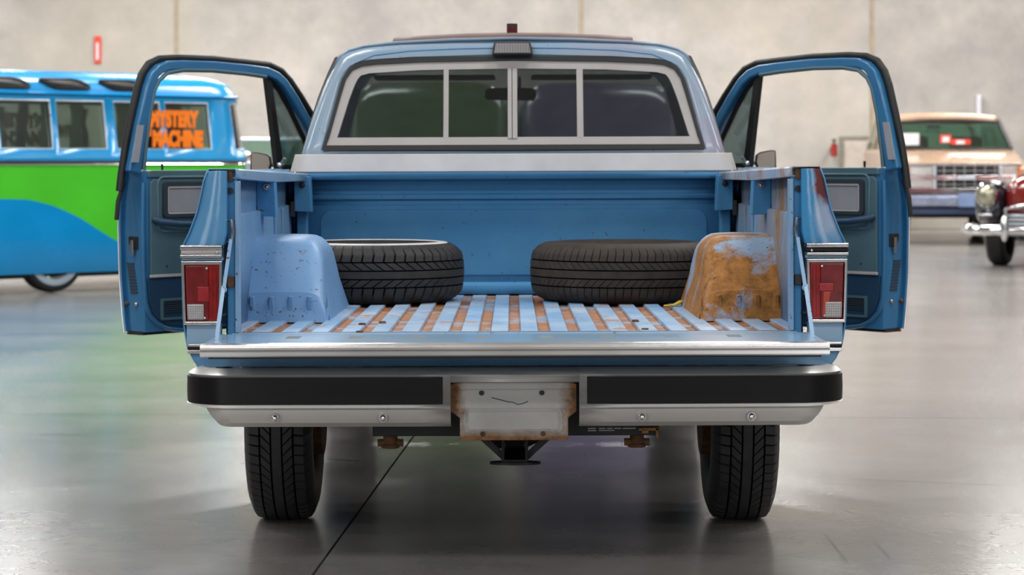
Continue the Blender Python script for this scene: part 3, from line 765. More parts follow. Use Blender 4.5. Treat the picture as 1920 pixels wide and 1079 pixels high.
rowsC = [[(x, RY(z)+.012, z) for x, z in ins(sp_, .004)], [(x, RY(z), z) for x, z in ins(sp_, -.01)], [(x, RY(z)-.001, z) for x, z in [((a[0]+b[0])/2, (a[1]+b[1])/2) for a, b in zip(ins(sp_, -.01), ins(cp_, .03))]],
         [(x, RY(z)+.003, z) for x, z in ins(cp_, .03)], [(x, RY(z)+.016, z) for x, z in ins(cp_, .009)], [(x, RY(z)+.04, z) for x, z in cp_], [(x*1.002, RY(z)+.12, z) for x, z in cp_], [(x*1.003, RY(z)+.30, z) for x, z in cp_]]
g.grid(rowsC, False, True); P('cab_shell', g, M['blue_cab'], ang=40)
# crease line round the cab back, window seal, aluminium frame, sliding panes
g = G(); g.tube([(x*.955, RY(z)-.001, z-.0) for x, z in [rq(655, 117), rq(690, 103), rq(760, 95), rq(860, 91), (0, rq(963, 89.5)[1]), ]]+[(-x*.955, RY(z)-.001, z) for x, z in reversed([rq(655, 117), rq(690, 103), rq(760, 95), rq(860, 91)])], .0022, 5)
P('roof_seam', g, M['blue_deep'])
RF = lambda a, b, d: (a, RY(b)+d, b)
g = G(); g.ring(seal_o, fo_, RF, -.012, .02); P('window_seal', g, M['black'], ang=50)
g = G(); g.ring(fo_, fi_, RF, -.006, .02)
wf = P('rear_window_frame', g, M['alu_frame'], bevel=.002, ang=50)
for a, b, pyt in ((832, 843, 128), (953, 971, 126), (1083, 1094, 128)):
    g = G(); x0, z0 = rq(a, 260); x1, z1 = rq(b, pyt); g.prism([(x0, z0), (x1, z0), (x1, z1), (x0, z1)], RF, -.006 if b-a < 15 else -.010, .018)
    m_ = P('window_mullion', g, M['alu_frame'], parent=wf, bevel=.002)
g = G(); x0, z0 = rq(961.3, 260); g.prism([(x0-.0012, z0), (x0+.0012, z0), (x0+.0012, rq(960, 128)[1]), (x0-.0012, rq(960, 128)[1])], RF, -.0112, -.009); P('mullion_groove', g, M['dark'], parent=wf)
def clip_band(poly, xa, xb):
    def cl(p, x, keep):
        o = []
        for i in range(len(p)):
            a, b = p[i], p[(i+1) % len(p)]; ia, ib = keep(a[0]), keep(b[0])
            if ia: o.append(a)
            if ia != ib: t = (x-a[0])/(b[0]-a[0]); o.append((x, a[1]+(b[1]-a[1])*t))
        return o
    return cl(cl(poly, xa, lambda v: v >= xa), xb, lambda v: v <= xb)
xm = [-2, hx(837, 9.5), 0, hx(1088, 9.5), 2]
for k in range(4):
    pl = clip_band(ins(fi_, -.002), xm[k], xm[k+1]); g = G(); g.prism(pl, RF, .006 if k in (0, 3) else .002, .010 if k in (0, 3) else .006)
    P('window_pane', g, M['glass_cab'], parent=wf)
# bright band below the glass, wrapping round the corners
bb = [(-.906, 9.72), (-.904, 9.52), (-.897, 9.462), (-.875, 9.432), (-.83, 9.427), (0, 9.425), (.83, 9.427), (.875, 9.432), (.897, 9.462), (.904, 9.52), (.906, 9.72)]
g = G(); g.grid([[(x*(1-.022*t), y+.004*t, Z(321, 9.46)+(Z(288.5, 9.46)-Z(321, 9.46))*t) for x, y in bb] for t in (0, .02, .5, .97, 1)]); P('bright_cab_band', g, M['alu'], solid=.004, ang=50)
g = G(); g.tube([(x*1.001, y-.002, Z(322, 9.46)) for x, y in bb], .003, 6); P('band_edge_moulding', g, M['chrome'])
# roof
up = [(-.758, 1.575), rq(619, 135), rq(637, 104), rq(655, 92), rq(685, 84), rq(745, 78), rq(850, 73), (0, Z(71, 9.6))]
up = up+[(-x, z) for x, z in reversed(up[:-1])]
g = G(); rows = []
for y, dz, xs_ in ((9.60, -.002, 1.0), (9.75, .004, 1.0), (10.0, .010, 1.0), (10.3, .012, .995), (10.55, .0, .985), (10.70, -.02, .96), (10.78, -.05, .93)):
    rows.append([(x*xs_, y, z+dz*(1 if z > 1.6 else .5)) for x, z in up])
g.grid(rows); P('roof_skin', g, M['blue_cab'], ang=50, solid=.012)
g = G(); rows = []
for y, dz in ((9.75, .0), (9.85, .022), (10.2, .044), (10.5, .038), (10.62, .01)):
    rows.append([(x, y, Z(71, 9.6)-.018*abs(x/.5)**2+dz) for x in (-.50, -.4, -.2, 0, .2, .4, .50)])
g.grid(rows); P('raised_roof_panel', g, M['brown'], solid=.022, ang=50)
g = G(); x, z = hx(963, 10.0), 1.752; g.box(x-.018, x+.018, 9.98, 10.0, z, z+.035); g.cyl((x, 10, z-.02), (x, 10, z+.01), .022, 12)
rl = P('roof_lamp_stalk', g, M['chrome_dull'], bevel=.002)
g = G(); a, b = hx(952, 9.97), hx(972, 9.97); g.box(a, b, 9.965, 10.0, Z(64, 9.97), Z(44, 9.97)); P('roof_lamp_box', g, M['black'], parent=rl, bevel=.003)
g = G(); g.box(a+.006, b-.006, 9.9635, 9.966, Z(58, 9.97), Z(51, 9.97)); P('roof_lamp_lens', g, M['reddark'], parent=rl)
# third brake light
LY = RY(Z(92, 9.56))
g = G(); g.prism([rq(928, 80), rq(996, 80), rq(1001, 104), rq(924, 104)], RF, -.045, .0); bl = P('cargo_lamp', g, M['dark'], bevel=.004, label='clear ribbed cargo lamp above the rear glass')
g = G(); g.prism([rq(931, 82), rq(993, 82), rq(997, 101), rq(928, 101)], RF, -.052, -.044); P('cargo_lamp_lens', g, plain('grey_clear_lens', (128, 124, 122), .2, coat=.4), parent=bl, bevel=.003)
g = G()
for k in range(12):
    px = 935+k*5; a = rq(px, 84); b = rq(px, 99); g.prism([(a[0]-.0012, b[1]), (a[0]+.0012, b[1]), (a[0]+.0012, a[1]), (a[0]-.0012, a[1])], RF, -.0535, -.051)
P('cargo_lamp_ribs', g, M['greypad'], parent=bl)
# cab sides ahead of the back: sills, pillars, drip rails, windscreen, dash, seat, bonnet
for mx in (False, True):
    g = G(); g.box(-.92, -.80, 9.75, 11.0, .42, .56); P('door_sill', g, M['blue'], mx=mx, bevel=.01)
    g = G(); g.sweep([(-.70, 10.70, 1.655), (-.79, 11.0, 1.40), (-.86, 11.28, 1.16)], .05, .06, (1, .3, .2)); P('windscreen_pillar', g, M['blue_cab'], mx=mx, bevel=.008)
    g = G(); g.tube([(x-.004, 9.60, z) for x, z in (rq(569, 275), rq(585, 222), rq(600, 180), rq(618, 138), rq(633, 108))]+[(-.705, 9.9, 1.665), (-.70, 10.5, 1.665)], .007, 6); P('drip_moulding', g, M['chrome'], mx=mx)
    g = G(); g.prism([(11.0, .45), (11.12, .45)]+[(11.55-.43*cos(pi*k/12), .40+.43*sin(pi*k/12)) for k in range(13)]+[(12.5, .45), (12.5, .85), (12.45, 1.03), (11.0, 1.08)], lambda a, b, d: (d, a, b), -.96, -.78); P('front_fender', g, M['blue'], mx=mx, bevel=.03)
g = G(); g.grid([[(x, y, z) for x, z in ((-.80, 1.06), (-.5, 1.12), (0, 1.13), (.5, 1.12), (.80, 1.06))] for y, z_ in ((11.2, 0), (12.4, 0))]); P('bonnet', g, M['blue'], solid=.02)
g = G(); g.box(-.9, .9, 12.4, 12.5, .6, 1.0); P('front_grille_panel', g, M['chrome_dull'], bevel=.02)
g = G(); g.box(-.95, .95, 12.5, 12.65, .45, .58); P('front_bumper', g, M['chrome'], bevel=.02)
g = G(); rows = [[(x*s_, y, z) for x in (-1, -.5, 0, .5, 1)] for s_, y, z in ((.70, 10.72, 1.645), (.78, 11.0, 1.40), (.85, 11.26, 1.14))]; g.grid(rows); P('windscreen', g, M['glass_ws'])
g = G(); g.box(-.84, .84, 10.85, 11.25, .85, 1.15); P('dashboard', g, M['interior'], bevel=.04)
g = G(); g.box(-.80, .80, 9.55, 9.80, .62, 1.22); g.box(-.80, .80, 9.75, 10.3, .62, .82); P('bench_seat', g, M['interior'], bevel=.05, bseg=3)
g = G(); g.box(-.88, .88, 9.6, 11.2, .5, .56); P('cab_floor', g, M['interior'])
g = G(); g.tube([(-.36+.19*cos(2*pi*k/24), 10.62+.06*sin(2*pi*k/24), 1.12+.18*sin(2*pi*k/24)) for k in range(24)], .013, 8, True); g.cyl((-.36, 10.62, 1.12), (-.36, 10.9, 1.02), .03, 10); P('steering_wheel', g, M['black'])
g = G(); a, b = hx(910, 10.6), hx(1007, 10.6); z0, z1 = Z(187, 10.6), Z(165, 10.6)
g.prism([(a+.01, z0), (b-.01, z0-.004), (b, z0+.015), (b-.004, z1-.008), (b-.02, z1), (a+.02, z1), (a+.003, z1-.008), (a, z0+.012)], XZ(10.6), 0, .03); g.cyl((.03, 10.62, z1-.01), (.03, 10.72, z1+.05), .008, 8)
P('interior_mirror', g, M['black'], bevel=.004)
for s in (-1, 1):   # folded sun visors and black headliner edge
    g = G(); g.box(*sorted((s*.08, s*.62)), 10.45, 10.62, 1.585, 1.605); P('sun_visor', g, M['interior'], bevel=.008)

# --- doors, swung open
HXD, HYD2, AD = -.925, 10.60, radians(40)
ud = (-sin(AD), -cos(AD)); nd = (-cos(AD), sin(AD))
def D(u, v, w=0.):          # u from hinge, v height, w outwards
    return (HXD+ud[0]*u+nd[0]*w, HYD2+ud[1]*u+nd[1]*w, v)
def dq(px, py, w=0.):       # picture point -> door (u, v) at offset w; px measured on the left door
    k = (px-963.5)/F; hx0, hy0 = HXD+nd[0]*w, HYD2+nd[1]*w
    u = (k*hy0-hx0)/(ud[0]-k*ud[1]); Y = hy0+ud[1]*u
    return (u, Z(py, Y))
UL = dq(272, 400)[0]
def wout(v):                # outer skin bulge
    pts = [(.48, .118), (.56, .132), (.72, .15), (.95, .158), (1.06, .155), (1.19, .125), (1.3, .12)]
    if v <= pts[0][0]: return pts[0][1]
    for (a, wa_), (b, wb_) in zip(pts, pts[1:]):
        if a <= v <= b: return wa_+(wb_-wa_)*(v-a)/(b-a)
    return pts[-1][1]
def make_door(mx):
    zb, zt = .505, 1.18
    vs_ = [zb+(zt-zb)*k/14 for k in range(15)]
    g = G(); rows = []
    for v in vs_:
        wo = wout(v); e = UL
        if v < .56: e = UL
        rows.append([D(0.0, v, 0), D(.3, v, 0), D(.6, v, 0), D(e-.012, v, 0), D(e-.003, v, .004), D(e, v, .014), D(e, v, .06), D(e-.002, v, wo-.035), D(e-.012, v, wo-.030), D(e-.012, v, wo-.012), D(e+.008, v, wo-.010), D(e+.012, v, wo-.004), D(e+.006, v, wo), D(.6, v, wo+.006), D(.3, v, wo+.006), D(0, v, wo)])
    g.grid(rows, False, True); n = len(rows[0])
    g.add(rows[0], [tuple(range(n))]); g.add(rows[-1], [tuple(range(n))])
    door = P('door', g, M['blue_door'], mx=mx, ang=35, label=('left' if not mx else 'right')+' door swung open')
    S = lambda name, gg, m, **k: P(name, gg, m, parent=door, mx=mx, **k)
    # window frame: blue channel and black weatherstrip outside it
    pth = [(247, 322), (252, 290), (262, 230), (277, 163), (285, 140), (296, 127), (312, 121), (340, 120), (400, 122), (460, 128), (497, 133), (515, 141), (530, 155), (550, 186), (570, 222), (590, 262), (604, 292)]
    P3 = [D(*dq(px, py, .05), .05) for px, py in pth]
    g = G(); wd_ = [.07, .062, .052, .046]+[.042]*13; g.sweep(P3, wd_, .055, (nd[0], nd[1], 0)); S('window_frame', g, M['blue_door'], bevel=.009, ang=45, bseg=3)
    out = [(225, 356), (229, 322), (237, 270), (247, 218), (259, 163), (267, 137), (279, 119), (297, 109.5), (330, 107.5), (400, 110.5), (460, 117), (505, 122), (526, 132), (543, 151), (564, 183), (581, 212), (598, 245)]
    g = G(); g.tube([D(*dq(px, py, .07), .07) for px, py in out], .0175, 8, flat=1.3); S('weatherstrip', g, M['black'], ang=60)
    inn = [(270, 316), (272, 290), (281, 215), (290, 168), (299, 149), (316, 134), (345, 129), (400, 130), (460, 136), (500, 142)]
    g = G(); g.tube([D(*dq(px, py, .03), .03) for px, py in inn], .010, 8); S('glass_run', g, M['teal'], ang=60)
    g = G(); g.tube([D(*dq(px, py, .1), .1) for px, py in ((233, 340), (222, 375), (219, 410))], .010, 8); S('belt_weatherstrip', g, M['black'])
    g = G(); g.prism([dq(*p, .02) for p in ((254, 232), (266, 232), (256, 302), (243, 302))], D, .002, .006)
    S('worn_paint_patch', g, M['greypad'])
    # vent window
    g = G(); g.sweep([D(*dq(px, py, .06), .06) for px, py in ((502, 140), (512, 220), (524, 318))], [.03, .034, .04], .03, (nd[0], nd[1], 0)); S('vent_divider', g, M['black'], bevel=.003)
    g = G(); g.tube([D(*dq(px, py, .06), .06) for px, py in ((510, 150), (525, 168), (545, 205), (572, 262), (590, 300))], .011, 6); S('vent_seal', g, M['black'])
    g = G(); g.sweep([D(*dq(px, py, .06), .06) for px, py in ((520, 314), (600, 314))], .03, .04, (nd[0], nd[1], 0)); S('vent_sill', g, M['black'])
    g = G(); g.prism([dq(*p, .06) for p in ((508, 150), (524, 172), (545, 208), (572, 262), (588, 312), (523, 312))], D, .058, .062); S('vent_glass', g, M['glass_door'])
    g = G(); a = Vector(D(*dq(524, 308, .0), -.01)); g.ball(tuple(a), .016, .012, .012, 10, 6); g.tube([tuple(a), tuple(a+Vector((.02, -.02, .03)))], .007, 8); S('vent_latch', g, M['chrome'])
    # belt rail and trim panels
    g = G(); g.prism([(0, 1.155), (UL-.012, 1.155), (UL-.012, 1.183), (UL-.03, 1.187), (0, 1.185)], D, -.012, .07); S('belt_rail', g, M['teal'], bevel=.006)
    def dr(px0, py0, px1, py1, r, w=0., n=4):
        u1, z1 = dq(px0, py0, w); u0, z0 = dq(px1, py1, w)
        return [((u1-r if sx > 0 else u0+r)+r*cos(a0+pi/2*k/n), (z1-r if sz > 0 else z0+r)+r*sin(a0+pi/2*k/n)) for sx, sz, a0 in ((1, 1, 0), (-1, 1, pi/2), (-1, -1, pi), (1, -1, 1.5*pi)) for k in range(n+1)]
    g = G(); g.prism([(.03, Z(513, 9.95)), (UL-.022, Z(513, 9.9)), (UL-.022, Z(340, 9.9)), (UL-.04, 1.15), (.03, 1.15)], D, -.012, .002); S('upper_trim_panel', g, M['teal'], bevel=.005)
    lp = [dq(*p) for p in ((345, 611), (318, 609), (300, 602), (286, 588), (278, 566), (275, 520))]+[(.06, dq(275, 520)[1])]; lp.insert(0, (.06, lp[0][1]))
    g = G(); g.prism(lp, D, -.008, .002); S('lower_trim_panel', g, M['teal_dark'], bevel=.004)
    g = G(); g.tube([D(*dq(*p), -.004) for p in ((400, 618), (345, 617), (312, 614), (292, 604), (278, 588), (271, 562), (268, 500), (267, 420), (268, 340))], .009, 8); S('pressed_door_edge', g, M['blue_door'], ang=70)
    g = G(); u0, z0 = dq(276, 516); g.prism([(.03, z0-.006), (UL-.018, z0-.006), (UL-.018, z0+.006), (.03, z0+.006)], D, -.019, -.006); S('bright_trim_strip', g, M['alu'], bevel=.002)
    g = G(); g.tube([D(a, b, -.012) for a, b in dr(293, 330, 440, 428, .03)], .006, 6, True); S('pressed_border', g, M['teal'])
    g = G(); g.ring(dr(301, 339, 440, 402, .015), dr(308, 347, 440, 396, .01), D, -.026, -.008); S('pad_surround', g, M['interior'], bevel=.004)
    g = G(); g.ring(dr(306, 346, 436, 398, .01), dr(311, 351, 434, 394, .006), D, -.024, -.012); S('pad_bright_frame', g, M['alu'], bevel=.002)
    g = G(); g.prism(dr(311, 351, 434, 394, .006), D, -.018, -.010); S('vinyl_pad', g, M['greypad'], bevel=.004)
    g = G(); g.tube([D(*dq(px, py, -.03), w) for px, py, w in ((294, 409, -.012), (298, 413, -.035), (330, 418, -.045), (430, 420, -.045), (440, 420, -.02))], .014, 8); S('armrest_pull', g, M['teal_dark'], ang=60)
    g = G(); g.ring(dr(298, 558, 420, 590, .006), dr(302, 562, 420, 586, .004), D, -.016, -.006)
    sp = S('speaker_grille', g, M['teal'], bevel=.002)
    for k in range(6):
        u1, z1 = dq(303, 563.5+k*4); u0, _ = dq(418, 564); g = G(); g.prism([(u0, z1-.0025), (u1, z1-.0025), (u1, z1+.0025), (u0, z1+.0025)], D, -.013, -.006); S('grille_slat', g, M['greypad' if False else 'interior'])
    g = G(); a = D(*dq(305, 318, .02), .02); g.cyl(a, (a[0], a[1], a[2]+.03), .004, 8, .006); S('lock_button', g, M['black'])
    for px, py in ((309, 497), (306, 603)):
        g = G(); a = D(*dq(px, py), -.012); g.ball(a, .005, .005, .005, 8, 6); S('trim_screw', g, M['black'])
    # latch edge details
    def jq(px, py): t = (272-px)/340; return t, Z(py, 9.868+.643*t)
    def JD(t, v, e=0.): return D(UL+e, v, t)
    t, v = jq(248, 452)
    g = G(); g.prism([(t-.03, v-.03), (t+.012, v-.03), (t+.03, v+.0), (t+.03, v+.025), (t-.03, v+.025)], lambda a, b, d: JD(a, b, d), -.001, .004)
    la = S('door_latch', g, M['black'], bevel=.002)
    g = G(); g.box(0, .001, 0, .001, 0, .001); g = G(); g.prism([(t-.012, v-.055), (t+.004, v-.055), (t+.006, v+.01), (t-.012, v+.01)], lambda a, b, d: JD(a, b, d), .002, .016); S('latch_claw', g, M['chrome_dull'], bevel=.002)
    for k in range(10):
        t, v = jq(241+(.9*k), 492+k*6); g = G(); g.prism([(t-.022, v-.004), (t+.022, v-.004), (t+.022, v+.004), (t-.022, v+.004)], lambda a, b, d: JD(a, b, d), -.001, .0035); S('vent_louver', g, M['interior'])
    for px, py, m_, r_ in ((233, 567, 'rustdark', .010), (254, 568, 'chrome_dull', .010), (236, 622, 'rustdark', .006)):
        t, v = jq(px, py); g = G(); g.ball(JD(t, v, .002), r_, r_, r_, 10, 6); S('door_stop_button', g, M[m_])
    g = G(); g.tube([D(UL+.010, v, wout(v)+.002) for v in [.50+.04*k for k in range(13)]], .003, 6); S('chrome_edge_guard', g, M['chrome_dull'])
    g = G(); g.prism([(0, .492), (UL, .492), (UL, .508), (0, .508)], D, .015, .115); S('bottom_hem', g, M['dark'])
    # outer mirror
    def head(pts, y0, y1): gg = G(); gg.prism([(hx(px, 10.66), Z(py, 10.66)) for px, py in pts], XZ(10.66), y0, y1); return gg
    mp = [(471, 284), (480, 283), (500, 287), (508, 292), (510, 306), (506, 321), (470, 321)]
    S('mirror_housing', head(mp, 0, .05), M['black'], bevel=.006)
    S('mirror_glass', head([(473, 286), (480, 285.5), (499, 289), (505, 293), (507, 305), (503, 318), (473, 318)], -.003, .002), M['mirror'])
    g = G(); a = (hx(507, 10.66), 10.68, Z(306, 10.66)); g.tube([a, (a[0]+.03, 10.66, a[2]-.01), D(.02, 1.17, .12)], .009, 8); S('mirror_arm', g, M['chrome'])
make_door(False); make_door(True)

# ------------------------------------------------------------------ spare tyres in the bed
def spare(cx, cy, R, W, mat, style, blocks, label, band):
    r = root('spare_tyre', (cx, cy, .686), label, 'tyre', 'spare tyres lying in the truck bed')
    g = shift(tyre_mesh(R, W, .195, blocks, style, .68), (0, 0, W*.5+.001), 'z')
    t = build('tyre_casing', g, [mat, M['groove']], r, ang=35)
    g = G(); fn = lambda rr, a, h: (rr*cos(a), rr*sin(a), h)
    if band:
        g.lathe([(.255, W*.995+.002), (.262, W*1.0+.004), (.285, W*.99+.004), (.292, W*.975+.002)], fn, 64); build('whitewall_band', g, M['white'], r)
    g = rim_mesh(.195, W, 1); g = shift(g, (0, 0, W*.5), 'z'); build('wheel_rim', g, M['chrome_dull'], r)
spare(-.535, 8.985, .352, .222, M['tyre'], 0, 54, 'black spare tyre with white sidewall band, lying left in the truck bed', True)
spare(.437, 8.985, .368, .225, M['tyre_b'], 1, 76, 'brownish dusty spare tyre lying right in the truck bed', False)
# scrap of yellow strap by the right wheelhouse
g = G(); Y0 = 8.46
pts = [(X(px, Y), Y, .694+dz) for px, Y, dz in ((1248, 8.45, .004), (1256, 8.47, .004), (1264, 8.47, .006), (1271, 8.50, .010), (1278, 8.54, .016))]
g.sweep(pts, .020, .006, (0, 0, 1)); build('yellow_strap', g, plain('yellow_webbing', (205, 176, 62), .7), bevel=.002, label='scrap of yellow strap beside the rusty wheel housing in the bed', cat='strap')

# ------------------------------------------------------------------ two-tone bus at the left
def make_bus():
    th = radians(42); ox, oy = X(112, 21.65), 21.65
    r = root('vintage_bus', (ox, oy, 0), 'blue and lime green vintage bus with roof windows behind the left door', 'bus', rz=th)
    # local: x along the side to the right, y inwards (away), z up ; visible side at y=0
    L0, L1, Wd = -2.35, 2.30, 1.72; rc = .42
    # plan path starting at left end on near side going right, round the end, back on the far side
    side_u = [L0+rc, -1.92, -1.30, -1.26, -.665, -.605, -.06, .0, .52, .625, 1.14, 1.20, 1.70, 1.78, L1-rc]
    path = [(u, 0, 0) for u in side_u]
    def arc(cx, cy, a0, n=6): return [(cx+rc*cos(a0+pi/2*k/n), cy+rc*sin(a0+pi/2*k/n), 1) for k in range(1, n+1)]
    path += arc(L1-rc, rc, -pi/2)
    path += [(L1, y, 0) for y in (.55, .86, 1.17)]
    path += [(L1, Wd-rc, 1)]+arc(L1-rc, Wd-rc, 0)
    nfar = len(path)
    path += [(u, Wd, 0) for u in reversed(side_u[:-1])]
    path += arc(L0+rc, Wd-rc, pi/2)
    path += [(L0, y, 0) for y in (1.17, .86, .55)]
    path += [(L0, rc, 0)]+arc(L0+rc, rc, pi)[:-1]
    n = len(path); cx, cy = 0, Wd/2
    def at(k, z, inset=0.):
        x, y, _ = path[k % n]
        a, b = path[(k-1) % n], path[(k+1) % n]; tx, ty = b[0]-a[0], b[1]-a[1]; l = math.hypot(tx, ty); nx, ny = ty/l, -tx/l
        i = inset
        if z > 1.215: i += .10*(z-1.215)/.6
        if z < .45: i += .06*((.45-z)/.27)**2
        return (x-nx*i, y-ny*i, z)
    zs = [.18, .24, .30, .38, .46, .54, .62, .70, .78, .86, .88, 1.0, 1.10, 1.205, 1.215, 1.326, 1.785, 1.84]
    def wave(u):   # top of the blue swoosh on the side
        if u < -.62: return .87
        pts = [(-.62, .875), (-.3, .865), (-.05, .80), (.2, .70), (.6, .47), (1.0, .33), (1.5, .25), (2.4, .22)]
        for (a, va), (b, vb) in zip(pts, pts[1:]):
            if a <= u <= b: return va+(vb-va)*(u-a)/(b-a)
        return .22
    # lower skin, blue below the wave and green above
    low = G(); N2 = 8
    fine = []
    for k in range(n):
        a, b = path[k], path[(k+1) % n]; m_ = max(1, int(math.hypot(b[0]-a[0], b[1]-a[1])/.12))
        for j in range(m_): t = j/m_; fine.append((k, t))
    def atf(k, t, z):
        p, q_ = at(k, z), at(k+1, z); return tuple(p[i]+(q_[i]-p[i])*t for i in range(3))
    colb, colg = [], []
    for k, t in fine:
        base = atf(k, t, 1.0); wz = wave(base[0])
        colb.append([atf(k, t, z) for z in (.18, .18+(wz-.18)*.15, .18+(wz-.18)*.5, wz)])
        colg.append([atf(k, t, z) for z in (wz, wz+(1.2-wz)*.5, 1.20)])
    low.grid(colb, True, False, 0); low.grid(colg, True, False, 1)
    body = build('lower_body', low, [M['busblue'], M['busgreen']], r, ang=40)
    beltg = G(); beltg.tube([at(k, 1.208, -.008) for k in range(n)], .014, 6, True); build('belt_moulding', beltg, M['blackgloss'], r)
    beltg = G(); beltg.tube([at(k, 1.19, -.010) for k in range(n)], .008, 6, True); build('belt_bright_strip', beltg, M['chrome'], r)
    # upper skin with window openings
    wins = []
    def iswin(k):
        k %= n; a, b = path[k], path[(k+1) % n]
        if a[1] == 0 and b[1] == 0 or a[1] == Wd and b[1] == Wd: return abs(b[0]-a[0]) > .4
        if a[0] == L1 and b[0] == L1 and a[1] < Wd-rc-.01: return True
        if a[0] == L0 and b[0] == L0: return True
        return False
    rows = [[at(k, z) for k in range(n)] for z in (1.215, 1.24, 1.326, 1.785, 1.83, 1.85)]
    corner = set()
    for k in range(n):
        a, b = path[k], path[(k+1) % n]
        if a[0] > L1-rc+.05 and b[0] > L1-rc+.05 and a[1] < rc and b[1] <= rc+.001 and b[1] > .02: corner.add(k)
    ug = G(); ug.grid(rows, False, True, 0, skip=lambda i, j: i == 2 and (iswin(j) or j in corner))
    build('upper_body', ug, M['busblue2'], r, solid=.03, ang=40)
    gp = G(); gp.grid([[at(k, 1.835, -.03) for k in range(n)], [at(k, 1.845, -.035) for k in range(n)], [at(k, 1.86, -.005) for k in range(n)]], False, True); build('roof_gutter', gp, M['busblue'], r, solid=.01)
    # panes and frames
    for k in range(n):
        if not iswin(k): continue
        a0, b0, a1, b1 = at(k, 1.326, .02), at(k+1, 1.326, .02), at(k, 1.785, .02), at(k+1, 1.785, .02)
        g = G(); g.add([a0, b0, b1, a1], [(0, 1, 2, 3)]); pn = build('window_pane', g, M['glass_bus'], r, solid=.004)
        if path[k][1] in (0,) or path[k][0] == L1:
            g = G(); g.tube([at(k, 1.33, -.004), at(k+1, 1.33, -.004), at(k+1, 1.78, -.004), at(k, 1.78, -.004)], .012, 6, True); build('window_surround', g, M['buswhite'], r)
    cks = sorted(corner)
    if cks:
        idx = list(range(cks[0], cks[-1]+2))
        g = G(); g.grid([[at(k, z, .01) for k in idx] for z in (1.326, 1.785)]); build('corner_window', g, glass('corner_glass', (.6, .62, .68), .9, .08), r, solid=.004)
        g = G(); g.tube([at(k, 1.33, -.004) for k in idx]+[at(k, 1.78, -.004) for k in reversed(idx)], .012, 6, True); build('window_surround', g, M['buswhite'], r)
    # roof dome with skylights
    rows = []
    for t, h in ((0, 0), (.012, .03), (.035, .08), (.08, .13), (.18, .175), (.4, .21), (.7, .228), (1, .23)):
        row = []
        for k in range(n):
            x, y, z = at(k, 1.85)
            ccx = min(max(x, L0+1.2), L1-1.2); row.append((x+(ccx-x)*t, y+(Wd/2-y)*t, 1.85+h))
        rows.append(row)
    g = G(); g.grid(rows, False, True); build('roof', g, M['busblue2'], r, ang=60)
    def roofpt(u, h):
        T = [(0, 0), (.012, .03), (.035, .08), (.08, .13), (.18, .175)]
        for (a, ha), (b, hb) in zip(T, T[1:]):
            if ha <= h <= hb: return (u, .106+(Wd/2-.106)*(a+(b-a)*(h-ha)/(hb-ha)), 1.852+h)
    for c0 in (-1.79, -1.15, -.51, .13, .77):
        o = [(c0-.25, .118), (c0-.26, .108), (c0-.17, .062), (c0-.11, .042), (c0-.06, .038), (c0+.22, .038), (c0+.26, .046), (c0+.265, .058), (c0+.2, .10), (c0+.13, .12), (c0+.08, .125), (c0-.22, .125)]
        ctr = roofpt(c0, .08); loop = [roofpt(u, t) for u, t in o]
        g = G(); lp_ = [(p[0], p[1]-.006, p[2]+.004) for p in loop]
        g.add(lp_+[(ctr[0], ctr[1]-.014, ctr[2]+.010)], [(i, (i+1) % len(lp_), len(lp_)) for i in range(len(lp_))]); build('roof_window', g, M['black'], r, solid=.004)
        g = G(); g.tube(lp_, .013, 6, True); build('roof_window_seal', g, M['blackgloss'], r)
    # interior
    g = G(); g.box(L0+.3, L1-.3, .15, Wd-.15, .3, .36); build('cabin_floor', g, M['dark'], r)
    for u in (-1.6, -.7, .2, 1.1):
        g = G(); g.box(u, u+.12, .25, Wd-.25, .4, 1.30); build('seat_back', g, M['dark'], r, bevel=.03)
    def curtain(u, y, wdt):
        g = G(); rows = [[(u+wdt*(j/16-.5)*(.55 if i == 1 else 1), y+.02*sin(j*1.9), 1.75-.43*i/3) for j in range(17)] for i in range(4)]
        g.grid(rows); build('curtain', g, M['curtain'], r, ang=80)
    for u in (-.62, -.02, .30, .80): curtain(u, .20, .14)
    for u in (-.85, .2, 1.15): curtain(u, Wd-.22, .16)
    # lettering on the glass
    def words(txt, u, z, h, wid, y, flip, m):
        c = bpy.data.curves.new('lettering', 'FONT'); c.body = txt; c.size = h*1.42; c.extrude = .002; c.offset = .018; c.align_x = 'CENTER'; c.materials.append(m)
        o = bpy.data.objects.new('window_lettering', c); COL.objects.link(o); o.parent = r
        o.location = (u, y, z); o.rotation_euler = (pi/2, 0, pi if flip else 0)
        bpy.context.view_layer.update(); d = o.dimensions
        sx_, sy_ = wid/d[0], h/max(.01, d[1])
        me = bpy.data.meshes.new_from_object(o); bpy.data.objects.remove(o); me.name = 'window_lettering'
        for v_ in me.vertices: v_.co.x *= sx_; v_.co.y *= sy_
        o = bpy.data.objects.new('window_lettering', me); COL.objects.link(o); o.parent = r
        o.location = (u, y, z); o.rotation_euler = (pi/2, 0, pi if flip else 0)
        return o
    words('MYSTERY', 1.275, 1.555, .17, .56, .03, False, M['orange'])
    words('MACHINE', 1.30, 1.365, .17, .58, .0, False, M['orange'])
    words('THE', .905, 1.47, .13, .20, .01, False, M['orange'])
    dr = plain('orange_vinyl_back', (190, 84, 34), .6)
    words('MYSTERY', .55, 1.56, .16, .62, Wd-.03, True, dr); words('MACHINE', .5, 1.38, .16, .66, Wd-.0, True, dr); words('THE', 1.08, 1.47, .13, .22, Wd, True, dr)
